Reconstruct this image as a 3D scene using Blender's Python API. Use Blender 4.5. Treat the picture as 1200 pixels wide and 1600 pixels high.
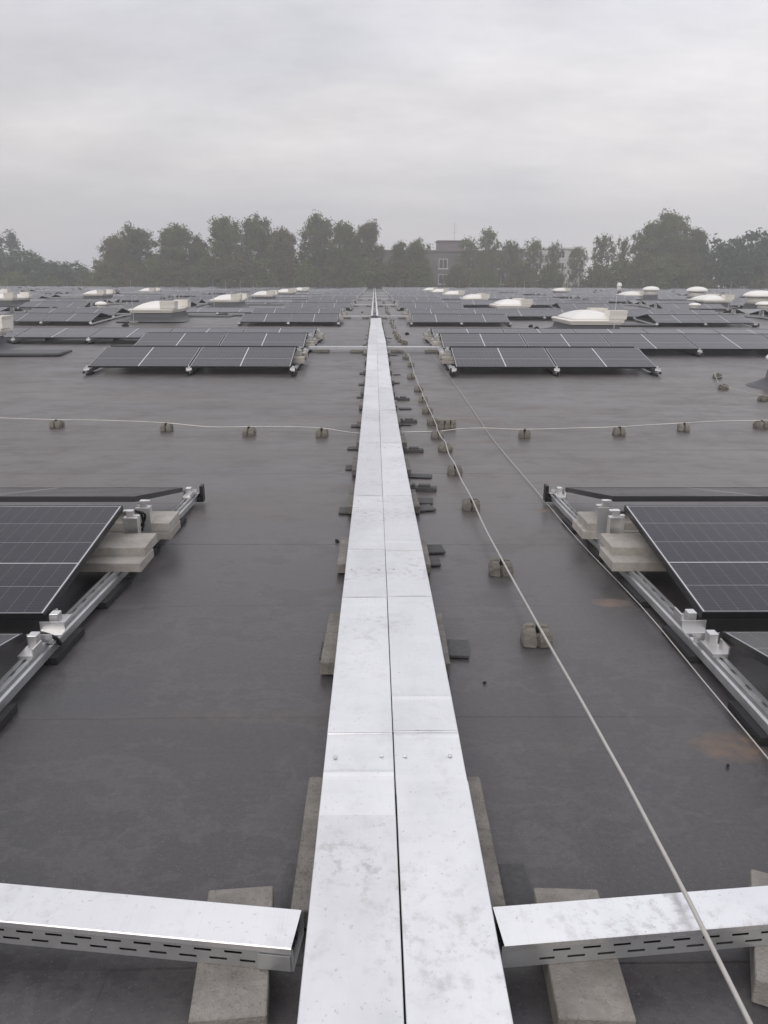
import bpy, math, random
import numpy as np
from mathutils import Matrix, Vector
R = math.radians
random.seed(7); np.random.seed(7)
for o in list(bpy.data.objects): bpy.data.objects.remove(o)
scene = bpy.context.scene
COL = scene.collection

# ------------------------------------------------------------------ camera
CAM_H, PITCH, YAW, ROLL, FPX = 1.47, R(16.78), R(0.73), R(0.17), 1200.0
cam_d = bpy.data.cameras.new('camera'); cam = bpy.data.objects.new('camera', cam_d); COL.objects.link(cam)
cam_d.sensor_fit = 'VERTICAL'; cam_d.sensor_height = 36; cam_d.lens = 27
cam_d.clip_start = 0.05; cam_d.clip_end = 3000
CM = Matrix.Translation((0, 0, CAM_H)) @ Matrix.Rotation(-YAW, 4, 'Z') @ Matrix.Rotation(math.pi/2-PITCH, 4, 'X') @ Matrix.Rotation(ROLL, 4, 'Z')
cam.matrix_world = CM
scene.camera = cam
scene.cycles.max_bounces = 6; scene.cycles.diffuse_bounces = 3; scene.cycles.glossy_bounces = 3; scene.cycles.volume_bounces = 0
scene.render.resolution_x, scene.render.resolution_y = 768, 1024

# ------------------------------------------------------------------ sky, sun, exposure
SUN_EL, SUN_AZ = R(36), R(205)          # azimuth clockwise from +Y
sdir = Vector((math.cos(SUN_EL)*math.sin(SUN_AZ), math.cos(SUN_EL)*math.cos(SUN_AZ), math.sin(SUN_EL)))
world = bpy.data.worlds.new('World'); scene.world = world; world.use_nodes = True
wt = world.node_tree; wt.nodes.clear()
def wn(t, **k):
    n = wt.nodes.new(t)
    for a, b in k.items(): setattr(n, a, b)
    return n
def wmath(op, a, b=None, c=None):
    n = wn('ShaderNodeMath', operation=op)
    for i, v in enumerate((a, b, c)):
        if v is None: continue
        if isinstance(v, (int, float)): n.inputs[i].default_value = v
        else: wt.links.new(v, n.inputs[i])
    return n.outputs[0]
wout = wn('ShaderNodeOutputWorld'); bg = wn('ShaderNodeBackground'); bg.inputs[1].default_value = 0.1
wt.links.new(bg.outputs[0], wout.inputs[0])
sky = wn('ShaderNodeTexSky', sky_type='NISHITA'); sky.sun_disc = False
sky.sun_elevation = SUN_EL; sky.sun_rotation = SUN_AZ; sky.air_density = 1.5; sky.dust_density = 4
tc = wn('ShaderNodeTexCoord'); sep = wn('ShaderNodeSeparateXYZ'); wt.links.new(tc.outputs['Generated'], sep.inputs[0])
zc = wmath('MAXIMUM', sep.outputs[2], 0.0)
den = wmath('ADD', zc, 0.24)
comb = wn('ShaderNodeCombineXYZ')
wt.links.new(wmath('DIVIDE', sep.outputs[0], den), comb.inputs[0]); wt.links.new(wmath('DIVIDE', sep.outputs[1], den), comb.inputs[1])
def wnoise(scale, detail, rough, off=0.0, sx=1.0):
    mp = wn('ShaderNodeMapping'); mp.inputs['Location'].default_value = (off, off*0.7, 0); mp.inputs['Scale'].default_value = (sx, 1, 1)
    wt.links.new(comb.outputs[0], mp.inputs[0])
    n = wn('ShaderNodeTexNoise'); n.inputs['Scale'].default_value = scale; n.inputs['Detail'].default_value = detail; n.inputs['Roughness'].default_value = rough
    wt.links.new(mp.outputs[0], n.inputs[0]); return n.outputs[0]
n1 = wnoise(0.9, 5, 0.5, 5.3, 0.8); n2 = wnoise(3.3, 8, 0.6, 11.7, 0.66)
cl = wmath('ADD', wmath('MULTIPLY', wmath('SUBTRACT', n1, 0.5), 1.1), wmath('MULTIPLY', wmath('SUBTRACT', n2, 0.5), 1.0))
cl = wmath('MULTIPLY', cl, wmath('MINIMUM', wmath('MULTIPLY', zc, 6.0), 1.0))
# brightness: overcast dome (brighter to the zenith) plus a broad area of thinner cloud
dot = wn('ShaderNodeVectorMath', operation='DOT_PRODUCT'); wt.links.new(tc.outputs['Generated'], dot.inputs[0]); dot.inputs[1].default_value = Vector((math.sin(R(60))*math.cos(R(35)), math.cos(R(60))*math.cos(R(35)), math.sin(R(35))))   # thinner cloud to the right
glow = wmath('POWER', wmath('MAXIMUM', dot.outputs['Value'], 0.0), 2.0)
lum = wmath('ADD', wmath('ADD', 6.6, wmath('MULTIPLY', zc, 3.4)), wmath('MULTIPLY', glow, 2.6))
lum = wmath('MULTIPLY', lum, wmath('ADD', 1.0, wmath('MULTIPLY', cl, 0.54)))
tint = wn('ShaderNodeValToRGB'); tint.color_ramp.elements[0].position = 0.38; tint.color_ramp.elements[0].color = (0.955, 0.955, 1.03, 1)
tint.color_ramp.elements[1].position = 0.66; tint.color_ramp.elements[1].color = (1.03, 0.995, 1.0, 1)
wt.links.new(n1, tint.inputs[0])
vm = wn('ShaderNodeVectorMath', operation='SCALE'); wt.links.new(tint.outputs[0], vm.inputs[0]); wt.links.new(lum, vm.inputs['Scale'])
mx = wn('ShaderNodeMix', data_type='RGBA'); mx.inputs[0].default_value = 0.93
wt.links.new(sky.outputs[0], mx.inputs[6]); wt.links.new(vm.outputs[0], mx.inputs[7])
wt.links.new(mx.outputs[2], bg.inputs[0])
sun_d = bpy.data.lights.new('sun', 'SUN'); sun = bpy.data.objects.new('sun', sun_d); COL.objects.link(sun)
sun_d.energy = 0.85; sun_d.angle = R(35); sun_d.color = (1.0, 0.94, 0.88)
sun.rotation_euler = sdir.to_track_quat('Z', 'Y').to_euler()
vs = scene.view_settings; vs.view_transform = 'Standard'; vs.look = 'None'; vs.exposure = 0.0; vs.gamma = 1.0; vs.use_curve_mapping = False

# ------------------------------------------------------------------ helpers
_ry = [-8, 0, 2, 3, 4, 5, 6.5, 9, 12, 13.6, 14.7, 17.2, 19, 20, 21.5]
_rz = [0.02, 0.02, 0.02, 0.0, -0.04, -0.085, -0.125, -0.15, -0.145, -0.12, -0.07, 0.02, 0.005, -0.03, -0.03]
_px = [0, 1.1, 3.6, 5.4, 6.4, 7.9, 9.5, 11, 13, 14.95]
_pz = [-0.12, -0.07, 0.02, 0.005, -0.03, -0.03, -0.05, -0.09, -0.13, -0.12]
def zr(y):
    """height of the gently undulating roof at distance y"""
    if y <= 21.5: return float(np.interp(y, _ry, _rz))
    ph = (y-13.6) % 14.95
    return float(np.interp(ph, _px, _pz)) * (1.0 if y < 60 else 0.6)
RC = CM.to_3x3()
def P(px, py, z):
    d = RC @ Vector(((px-600)/FPX, -(py-800)/FPX, -1.0)); t = (z-CAM_H)/d.z
    return Vector((d.x*t, d.y*t, z))
def PR(px, py, h=0.0):
    z = h
    for _ in range(12):
        p = P(px, py, z); z = zr(p.y)+h
    return p
def PD(px, py, Y):
    """point on the ray through a pixel at distance Y"""
    d = RC @ Vector(((px-600)/FPX, -(py-800)/FPX, -1.0)); t = Y/d.y
    return Vector((d.x*t, Y, CAM_H+d.z*t))

class MB:
    def __init__(s): s.v = []; s.f = []; s.m = []; s.uv = []
    def face(s, idx, mat=0, uv=None): s.f.append(tuple(idx)); s.m.append(mat); s.uv.append(uv)
    def poly(s, pts, mat=0, uv=None):
        b = len(s.v); s.v += [tuple(p) for p in pts]; s.face(range(b, b+len(pts)), mat, uv)
    def box(s, x0, x1, y0, y1, z0, z1, mat=0, bev=0.0, M=None):
        b = len(s.v)
        if bev <= 0:
            c = [(x, y, z) for z in (z0, z1) for x, y in ((x0, y0), (x1, y0), (x1, y1), (x0, y1))]
            fs = [(0,3,2,1), (4,5,6,7), (0,1,5,4), (1,2,6,5), (2,3,7,6), (3,0,4,7)]
        else:
            e = bev
            def ring(d, z): return [(x0+d+e, y0+d, z), (x1-d-e, y0+d, z), (x1-d, y0+d+e, z), (x1-d, y1-d-e, z), (x1-d-e, y1-d, z), (x0+d+e, y1-d, z), (x0+d, y1-d-e, z), (x0+d, y0+d+e, z)]
            c = ring(0, z0)+ring(0, z1-e)+ring(e*0.8, z1)
            fs = [tuple(range(7, -1, -1)), tuple(range(16, 24))]
            for k in (0, 8):
                for i in range(8): fs.append((k+i, k+(i+1) % 8, k+8+(i+1) % 8, k+8+i))
        if M is not None: c = [tuple(M @ Vector(p)) for p in c]
        s.v += c
        for f in fs: s.face([b+i for i in f], mat)
    def tube(s, pts, r, n=6, mat=0, cap=True, radii=None):
        b = len(s.v); pts = [Vector(p) for p in pts]; L = len(pts)
        for i, p in enumerate(pts):
            t = (pts[min(i+1, L-1)]-pts[max(i-1, 0)]).normalized()
            up = Vector((0, 0, 1)) if abs(t.z) < 0.9 else Vector((1, 0, 0))
            a = t.cross(up).normalized(); c = a.cross(t).normalized(); rr = radii[i] if radii else r
            for k in range(n):
                th = 2*math.pi*k/n; s.v.append(tuple(p+a*math.cos(th)*rr+c*math.sin(th)*rr))
        for i in range(L-1):
            for k in range(n):
                s.face((b+i*n+k, b+i*n+(k+1) % n, b+(i+1)*n+(k+1) % n, b+(i+1)*n+k), mat)
        if cap:
            s.face([b+k for k in range(n-1, -1, -1)], mat); s.face([b+(L-1)*n+k for k in range(n)], mat)
    def loft(s, rings, mat=0, cap0=True, cap1=True):
        b = len(s.v); n = len(rings[0])
        for r_ in rings: s.v += [tuple(p) for p in r_]
        for i in range(len(rings)-1):
            for k in range(n): s.face((b+i*n+k, b+i*n+(k+1) % n, b+(i+1)*n+(k+1) % n, b+(i+1)*n+k), mat)
        if cap0: s.face([b+k for k in range(n-1, -1, -1)], mat)
        if cap1: s.face([b+(len(rings)-1)*n+k for k in range(n)], mat)
    def mesh(s, name, mats, smooth=False):
        me = bpy.data.meshes.new(name); me.from_pydata(s.v, [], s.f)
        for m in (mats if isinstance(mats, (list, tuple)) else [mats]): me.materials.append(m)
        me.polygons.foreach_set('material_index', s.m)
        if any(u is not None for u in s.uv):
            ul = me.uv_layers.new(name='UVMap')
            for p, u in zip(me.polygons, s.uv):
                for k, li in enumerate(p.loop_indices): ul.data[li].uv = u[k] if u else (0.5, 0.5)
        if smooth: me.polygons.foreach_set('use_smooth', [True]*len(s.f))
        me.update(); return me

def link(name, data=None, parent=None, loc=None, rot=None, label=None, cat=None, group=None, kind=None):
    o = bpy.data.objects.new(name, data); COL.objects.link(o)
    if parent is not None: o.parent = parent
    if loc is not None: o.location = loc
    if rot is not None: o.rotation_euler = rot
    if label: o['label'] = label
    if cat: o['category'] = cat
    if group: o['group'] = group
    if kind: o['kind'] = kind
    return o
ORD = ['first', 'second', 'third', 'fourth', 'fifth', 'sixth', 'seventh', 'eighth', 'ninth', 'tenth', 'eleventh', 'twelfth', 'thirteenth', 'fourteenth', 'fifteenth', 'sixteenth', 'seventeenth', 'eighteenth', 'nineteenth', 'twentieth', 'twenty-first', 'twenty-second', 'twenty-third', 'twenty-fourth', 'twenty-fifth', 'twenty-sixth', 'twenty-seventh', 'twenty-eighth', 'twenty-ninth', 'thirtieth']

# ------------------------------------------------------------------ materials
class NT:
    def __init__(s, name):
        s.mat = bpy.data.materials.new(name); s.mat.use_nodes = True; s.t = s.mat.node_tree
        s.b = s.t.nodes['Principled BSDF']; s.out = s.t.nodes['Material Output']
        s.tc = s.t.nodes.new('ShaderNodeTexCoord')
    def n(s, t, **k):
        x = s.t.nodes.new(t)
        for a, b in k.items(): setattr(x, a, b)
        return x
    def l(s, a, b): s.t.links.new(a, b)
    def m(s, op, a, b=None, c=None):
        n = s.n('ShaderNodeMath', operation=op)
        for i, v in enumerate((a, b, c)):
            if v is None: continue
            if isinstance(v, (int, float)): n.inputs[i].default_value = v
            else: s.l(v, n.inputs[i])
        return n.outputs[0]
    def coord(s, kind='Object', scale=(1, 1, 1), loc=(0, 0, 0)):
        if kind == 'World':
            g = s.n('ShaderNodeNewGeometry').outputs['Position']
        else: g = s.tc.outputs[kind]
        mp = s.n('ShaderNodeMapping'); mp.inputs['Scale'].default_value = scale; mp.inputs['Location'].default_value = loc
        s.l(g, mp.inputs[0]); return mp.outputs[0]
    def noise(s, scale, detail=4, rough=0.55, co=None):
        n = s.n('ShaderNodeTexNoise'); n.inputs['Scale'].default_value = scale; n.inputs['Detail'].default_value = detail; n.inputs['Roughness'].default_value = rough
        if co is not None: s.l(co, n.inputs[0])
        return n.outputs[0]
    def ramp(s, fac, stops):
        r = s.n('ShaderNodeValToRGB'); e = r.color_ramp.elements
        while len(e) < len(stops): e.new(0.5)
        for i, (p, c) in enumerate(stops):
            e[i].position = p; e[i].color = (c[0], c[1], c[2], 1) if isinstance(c, (tuple, list)) else (c, c, c, 1)
        s.l(fac, r.inputs[0]); return r.outputs[0]
    def mix(s, fac, a, b, blend='MIX'):
        n = s.n('ShaderNodeMix', data_type='RGBA', blend_type=blend)
        for sock, v in ((n.inputs[0], fac), (n.inputs[6], a), (n.inputs[7], b)):
            if isinstance(v, (int, float)): sock.default_value = v
            elif isinstance(v, tuple): sock.default_value = (*v, 1)
            else: s.l(v, sock)
        return n.outputs[2]
    def bump(s, h, strength, dist):
        b = s.n('ShaderNodeBump'); b.inputs['Strength'].default_value = strength; b.inputs['Distance'].default_value = dist
        s.l(h, b.inputs['Height']); s.l(b.outputs[0], s.b.inputs['Normal'])
    def set(s, **k):
        for a, v in k.items():
            i = s.b.inputs[{'color': 'Base Color', 'rough': 'Roughness', 'metal': 'Metallic', 'ior': 'IOR', 'spec': 'Specular IOR Level', 'coat': 'Coat Weight'}[a]]
            if isinstance(v, (int, float)): i.default_value = v
            elif isinstance(v, tuple): i.default_value = (*v, 1)
            else: s.l(v, i)
    def rnd(s):
        return s.n('ShaderNodeObjectInfo').outputs['Random']

def plain(name, color, rough=0.6, metal=0.0, var=0.25, scale=8.0, bump=0.0, bdist=0.003, objvar=0.15):
    k = NT(name); n = k.noise(scale, 5, 0.6, k.coord('World'))
    f = k.m('MULTIPLY_ADD', k.m('SUBTRACT', n, 0.5), 2*var, 1.0)
    f = k.m('MULTIPLY', f, k.m('MULTIPLY_ADD', k.m('SUBTRACT', k.rnd(), 0.5), 2*objvar, 1.0))
    v = k.n('ShaderNodeVectorMath', operation='SCALE'); v.inputs[0].default_value = color; k.l(f, v.inputs['Scale'])
    k.set(color=v.outputs[0], rough=rough, metal=metal)
    if bump: k.bump(k.noise(scale*6, 4, 0.6, k.coord('World')), bump, bdist)
    return k.mat

def roof_mat():
    k = NT('roof_membrane'); W = k.coord('World')
    big = k.noise(0.22, 5, 0.6, k.coord('World', (0.35, 1, 1)))
    mid = k.noise(1.3, 6, 0.65, k.coord('World', (0.4, 1, 1)))
    fine = k.noise(60, 3, 0.7, W)
    c = k.ramp(big, [(0.3, (0.060, 0.060, 0.067)), (0.7, (0.090, 0.082, 0.082))])
    c = k.mix(k.ramp(mid, [(0.45, 0.0), (0.75, 0.5)]), c, (0.125, 0.110, 0.102))
    c = k.mix(k.ramp(fine, [(0.35, 0.35), (0.6, 0.0)]), c, (0.034, 0.034, 0.036))
    wm = k.noise(2.6, 7, 0.7, k.coord('World', (0.8, 1, 1), (3.3, 7.1, 0)))
    ringm = k.m('SUBTRACT', 1.0, k.m('MINIMUM', k.m('MULTIPLY', k.m('ABSOLUTE', k.m('SUBTRACT', wm, 0.53)), 26.0), 1.0))
    c = k.mix(k.m('MULTIPLY', ringm, 0.22), c, (0.17, 0.16, 0.155))
    c = k.mix(k.ramp(wm, [(0.53, 0.0), (0.60, 0.22)]), c, (0.115, 0.105, 0.102))
    scuff = k.noise(1.0, 5, 0.75, k.coord('World', (2.0, 26, 1)))
    c = k.mix(k.ramp(scuff, [(0.60, 0.0), (0.74, 0.30)]), c, (0.16, 0.15, 0.145))
    grit = k.noise(210, 2, 0.5, W)
    c = k.mix(k.ramp(grit, [(0.64, 0.0), (0.72, 0.5)]), c, (0.20, 0.195, 0.19))
    # dried silt where water stands in the shallow valleys
    zs = k.n('ShaderNodeSeparateXYZ'); k.l(W, zs.inputs[0])
    silt = k.m('MULTIPLY', k.ramp(k.m('MULTIPLY_ADD', zs.outputs[2], -5.0, k.m('MULTIPLY', k.m('SUBTRACT', mid, 0.5), 0.9)), [(0.12, 0.0), (0.62, 1.0)]), 0.30)
    c = k.mix(silt, c, (0.158, 0.132, 0.122))
    # rust-brown puddle stains at the places where the photograph shows them
    sep = k.n('ShaderNodeSeparateXYZ'); k.l(W, sep.inputs[0])
    wob = k.m('MULTIPLY', k.m('SUBTRACT', k.noise(7, 4, 0.6, W), 0.5), 1.6)
    tot = None
    for (px, py, rx, ry, am) in STAINS:
        p = PR(px, py)
        dx = k.m('DIVIDE', k.m('SUBTRACT', sep.outputs[0], p.x), rx); dy = k.m('DIVIDE', k.m('SUBTRACT', sep.outputs[1], p.y), ry)
        r2 = k.m('ADD', k.m('MULTIPLY', dx, dx), k.m('MULTIPLY', dy, dy))
        g = k.m('MULTIPLY', k.m('MAXIMUM', k.m('SUBTRACT', 1.0, k.m('ADD', r2, wob)), 0.0), am)
        tot = g if tot is None else k.m('MAXIMUM', tot, g)
    st = k.m('MULTIPLY', k.m('MINIMUM', tot, 1.0), k.ramp(k.noise(22, 4, 0.7, W), [(0.35, 0.25), (0.65, 1.0)]))
    c = k.mix(st, c, (0.19, 0.140, 0.108))
    rr = k.m('ADD', k.m('ADD', k.ramp(mid, [(0.3, 0.27), (0.7, 0.40)]), k.ramp(wm, [(0.45, 0.0), (0.60, 0.10)])), k.m('MULTIPLY', st, 0.25))
    v = k.n('ShaderNodeVectorMath', operation='SCALE'); k.l(c, v.inputs[0]); k.l(k.m('MULTIPLY_ADD', k.rnd(), 0.14, 0.93), v.inputs['Scale'])
    k.set(color=v.outputs[0], rough=rr, ior=1.5)
    k.bump(k.m('ADD', k.m('MULTIPLY', fine, 0.3), k.m('ADD', mid, k.m('MULTIPLY', scuff, 0.15))), 0.34, 0.007)
    return k.mat
STAINS = [(955, 941, 0.11, 0.06, 1.6), (1140, 1165, 0.13, 0.10, 1.4), (845, 797, 0.09, 0.06, 1.2), (735, 655, 0.45, 0.45, 0.55), (760, 690, 0.3, 0.12, 0.5), (700, 640, 0.5, 0.3, 0.45), (345, 594, 0.2, 0.25, 0.5), (880, 640, 0.9, 0.5, 0.3), (500, 655, 0.5, 0.3, 0.35), (220, 620, 1.2, 0.6, 0.25), (360, 1120, 0.5, 0.1, 0.2)]

def lid_mat():
    k = NT('galvanised_lid'); W = k.coord('World')
    n1 = k.noise(3.2, 6, 0.62, k.coord('World', (1, 0.6, 1))); n2 = k.noise(13, 5, 0.65, W); n3 = k.noise(90, 2, 0.5, W)
    c = k.ramp(n1, [(0.30, (0.76, 0.77, 0.79)), (0.5, (0.86, 0.87, 0.885)), (0.72, (0.90, 0.91, 0.92))])
    c = k.mix(k.ramp(n2, [(0.55, 0.0), (0.75, 0.35)]), c, (0.55, 0.54, 0.53))
    c = k.mix(k.ramp(n3, [(0.66, 0.0), (0.74, 0.35)]), c, (0.36, 0.35, 0.33))
    st = k.noise(1.0, 6, 0.7, k.coord('World', (160, 5, 1))); sp = k.noise(26, 6, 0.75, W); blot = k.noise(1.7, 2, 0.5, k.coord('World', (1, 1, 1), (4.3, 1.1, 0)))
    c = k.mix(k.m('MULTIPLY', k.ramp(st, [(0.56, 0.0), (0.75, 0.35)]), k.ramp(n1, [(0.4, 0.2), (0.6, 1.0)])), c, (0.55, 0.55, 0.56))
    c = k.mix(k.m('MULTIPLY', k.ramp(sp, [(0.50, 0.0), (0.62, 0.75)]), k.ramp(blot, [(0.52, 0.0), (0.62, 0.75)])), c, (0.52, 0.51, 0.50))
    v = k.n('ShaderNodeVectorMath', operation='SCALE'); k.l(c, v.inputs[0]); k.l(k.m('MULTIPLY_ADD', k.rnd(), 0.14, 0.92), v.inputs['Scale'])
    k.set(color=v.outputs[0], metal=0.93, rough=k.ramp(n2, [(0.3, 0.30), (0.7, 0.48)]))
    k.bump(k.m('ADD', k.noise(1.0, 3, 0.5, k.coord('World', (1.5, 5, 1))), k.m('MULTIPLY', n2, 0.15)), 0.5, 0.012)
    return k.mat

def cell_mat():
    """solar glass: dark cells 5 x 24, thin grid lines, white centre gap, white border"""
    k = NT('solar_cells'); uv = k.n('ShaderNodeSeparateXYZ'); k.l(k.tc.outputs['UV'], uv.inputs[0])
    U, V = uv.outputs[0], uv.outputs[1]                 # metres
    def line(x, period, half, off=0.0):
        f = k.m('FRACT', k.m('DIVIDE', k.m('ADD', x, off), period))
        d = k.m('MINIMUM', f, k.m('SUBTRACT', 1.0, f))
        return k.m('LESS_THAN', d, half/period)
    def at(x, pos, half): return k.m('LESS_THAN', k.m('ABSOLUTE', k.m('SUBTRACT', x, pos)), half)
    g1 = k.m('MULTIPLY', line(U, 0.0717, 0.0009, -0.0166+0.0717), 0.16)
    g2 = k.m('MULTIPLY', line(V, 0.2140, 0.0014, -0.013+0.2140), 0.42)
    g3 = k.m('MULTIPLY', line(V, 0.0214, 0.0006, 0.006), 0.07)
    strong = k.m('MAXIMUM', at(V, 0.441, 0.0028), at(U, 0.877, 0.0085))
    edge = k.m('MAXIMUM', k.m('GREATER_THAN', k.m('ABSOLUTE', k.m('SUBTRACT', U, 0.877)), 0.877-0.013), k.m('MULTIPLY', k.m('GREATER_THAN', k.m('ABSOLUTE', k.m('SUBTRACT', V, 0.548)), 0.548-0.010), 0.8))
    w = k.m('MAXIMUM', k.m('MAXIMUM', k.m('MAXIMUM', g1, g2), g3), k.m('MAXIMUM', strong, edge))
    base = k.mix(k.rnd(), (0.012, 0.012, 0.018), (0.017, 0.018, 0.027))
    dust = k.noise(2.5, 5, 0.6, k.coord('World'))
    base = k.mix(k.ramp(dust, [(0.4, 0.0), (0.8, 0.12)]), base, (0.10, 0.09, 0.085))
    c = k.mix(w, base, (0.62, 0.63, 0.66))
    k.set(color=c, rough=k.ramp(dust, [(0.3, 0.10), (0.7, 0.20)]), ior=1.37)
    return k.mat

def concrete_mat(name, col, dark=0.55, pore=0.5):
    k = NT(name); W = k.coord('World'); g = k.coord('Object')
    n1 = k.noise(7, 6, 0.65, W); n2 = k.noise(38, 5, 0.7, W); n3 = k.noise(150, 2, 0.6, W)
    c = k.mix(k.ramp(n1, [(0.35, 0.0), (0.7, 1.0)]), tuple(v*dark for v in col), tuple(v*1.12 for v in col))
    c = k.mix(k.ramp(n2, [(0.52, 0.0), (0.7, pore)]), c, tuple(v*0.42 for v in col))
    c = k.mix(k.ramp(n3, [(0.60, 0.0), (0.68, pore)]), c, tuple(v*0.35 for v in col))
    c = k.mix(k.ramp(k.noise(3.1, 3, 0.5, W), [(0.55, 0.0), (0.75, 0.35)]), c, (0.13, 0.125, 0.085))
    v = k.n('ShaderNodeVectorMath', operation='SCALE'); k.l(c, v.inputs[0]); k.l(k.m('MULTIPLY_ADD', k.rnd(), 0.26, 0.86), v.inputs['Scale'])
    k.set(color=v.outputs[0], rough=0.92, spec=0.3)
    k.bump(k.m('ADD', n2, k.m('MULTIPLY', n3, 0.6)), 0.9, 0.006)
    return k.mat
M = {}
M['roof'] = roof_mat(); M['lid'] = lid_mat(); M['cells'] = cell_mat()
M['galv'] = plain('galvanised_steel', (0.62, 0.63, 0.64), 0.42, 0.8, 0.22, 14, 0.05)
M['alu'] = plain('mill_aluminium', (0.74, 0.74, 0.74), 0.38, 0.8, 0.12, 20)
M['frame'] = plain('black_anodised', (0.018, 0.018, 0.020), 0.4, 0.0, 0.1, 6)
M['concrete'] = concrete_mat('concrete', (0.35, 0.33, 0.30), 0.62, 0.4)
M['paver'] = concrete_mat('weathered_paver', (0.26, 0.245, 0.225), 0.6, 0.7)
M['ballast'] = concrete_mat('pale_concrete', (0.46, 0.435, 0.40), 0.8, 0.25)
M['holder'] = plain('mossy_concrete', (0.21, 0.195, 0.17), 0.95, 0, 0.45, 25, 0.9, 0.008)
M['rubber'] = plain('black_rubber', (0.022, 0.022, 0.024), 0.85, 0, 0.35, 30, 0.8, 0.004)
M['mat'] = plain('rubber_granule_mat', (0.095, 0.094, 0.096), 0.9, 0, 0.5, 60, 0.8, 0.005)
M['plastic'] = plain('black_plastic', (0.015, 0.015, 0.016), 0.45)
M['wire'] = plain('aluminium_wire', (0.58, 0.56, 0.53), 0.5, 0.45, 0.2, 30)
M['gfk'] = plain('cream_fibreglass', (0.80, 0.775, 0.71), 0.4, 0, 0.08, 3, 0, 0.003, 0.05)
M['dome'] = plain('opal_acrylic', (0.84, 0.83, 0.79), 0.25, 0, 0.06, 2.5, 0, 0.003, 0.05)
M['curb'] = plain('grey_bitumen_curb', (0.085, 0.088, 0.095), 0.6, 0, 0.3, 3)
M['wallsheet'] = plain('grey_cladding', (0.30, 0.30, 0.31), 0.6)
M['bark'] = plain('bark', (0.085, 0.07, 0.055), 0.9, 0, 0.4, 2)
M['render_dark'] = plain('dark_render', (0.15, 0.135, 0.125), 0.85, 0, 0.12, 0.5)
M['render_white'] = plain('white_render', (0.62, 0.62, 0.60), 0.8, 0, 0.1, 0.4)
M['white'] = plain('white_window_frame', (0.75, 0.75, 0.74), 0.5)
M['penthouse'] = plain('purple_grey_cladding', (0.16, 0.135, 0.14), 0.7, 0, 0.1, 0.5)
M['glass'] = plain('window_glass', (0.03, 0.035, 0.04), 0.08)
M['ground'] = plain('grass_and_asphalt', (0.06, 0.07, 0.045), 0.9, 0, 0.4, 0.05)
def leaf_mat(name, col, var=0.45):
    k = NT(name); n = k.noise(0.55, 4, 0.6, k.coord('World'))
    f = k.m('MULTIPLY', k.m('MULTIPLY_ADD', k.m('SUBTRACT', n, 0.5), 2*var, 1.0), k.m('MULTIPLY_ADD', k.m('SUBTRACT', k.rnd(), 0.5), 0.3, 1.0))
    v = k.n('ShaderNodeVectorMath', operation='SCALE'); v.inputs[0].default_value = col; k.l(f, v.inputs['Scale'])
    k.set(color=v.outputs[0], rough=0.6, spec=0.3)
    tr = k.n('ShaderNodeBsdfTranslucent'); k.l(v.outputs[0], tr.inputs[0])
    ms = k.n('ShaderNodeMixShader'); ms.inputs[0].default_value = 0.25
    k.l(k.b.outputs[0], ms.inputs[1]); k.l(tr.outputs[0], ms.inputs[2]); k.l(ms.outputs[0], k.out.inputs[0])
    return k.mat
M['leaf_olive'] = leaf_mat('olive_leaves', (0.112, 0.124, 0.036))
M['leaf_brown'] = leaf_mat('brownish_leaves', (0.128, 0.115, 0.044))
M['leaf_dark'] = leaf_mat('dark_green_leaves', (0.045, 0.078, 0.030))
M['leaf_yellow'] = leaf_mat('yellow_green_leaves', (0.13, 0.125, 0.045))

# ------------------------------------------------------------------ setting: ground, roof, walls
Z_G = -8.6; ROOF_END = 149.0; RX = 95.0
mb = MB(); mb.poly([(-250, -60, Z_G), (250, -60, Z_G), (250, 265, Z_G), (-250, 265, Z_G)])
link('ground', mb.mesh('ground', M['ground']), kind='structure')
ys = sorted(set([-12, -6] + list(np.arange(-2, ROOF_END, 0.75)) + [ROOF_END]))
mb = MB()
for a, b in zip(ys[:-1], ys[1:]):
    za, zb = zr(a)-0.02, zr(b)-0.02
    mb.poly([(-RX, a, za), (RX, a, za), (RX, b, zb), (-RX, b, zb)])
roof = link('roof', mb.mesh('roof', M['roof']), kind='structure')
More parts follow.
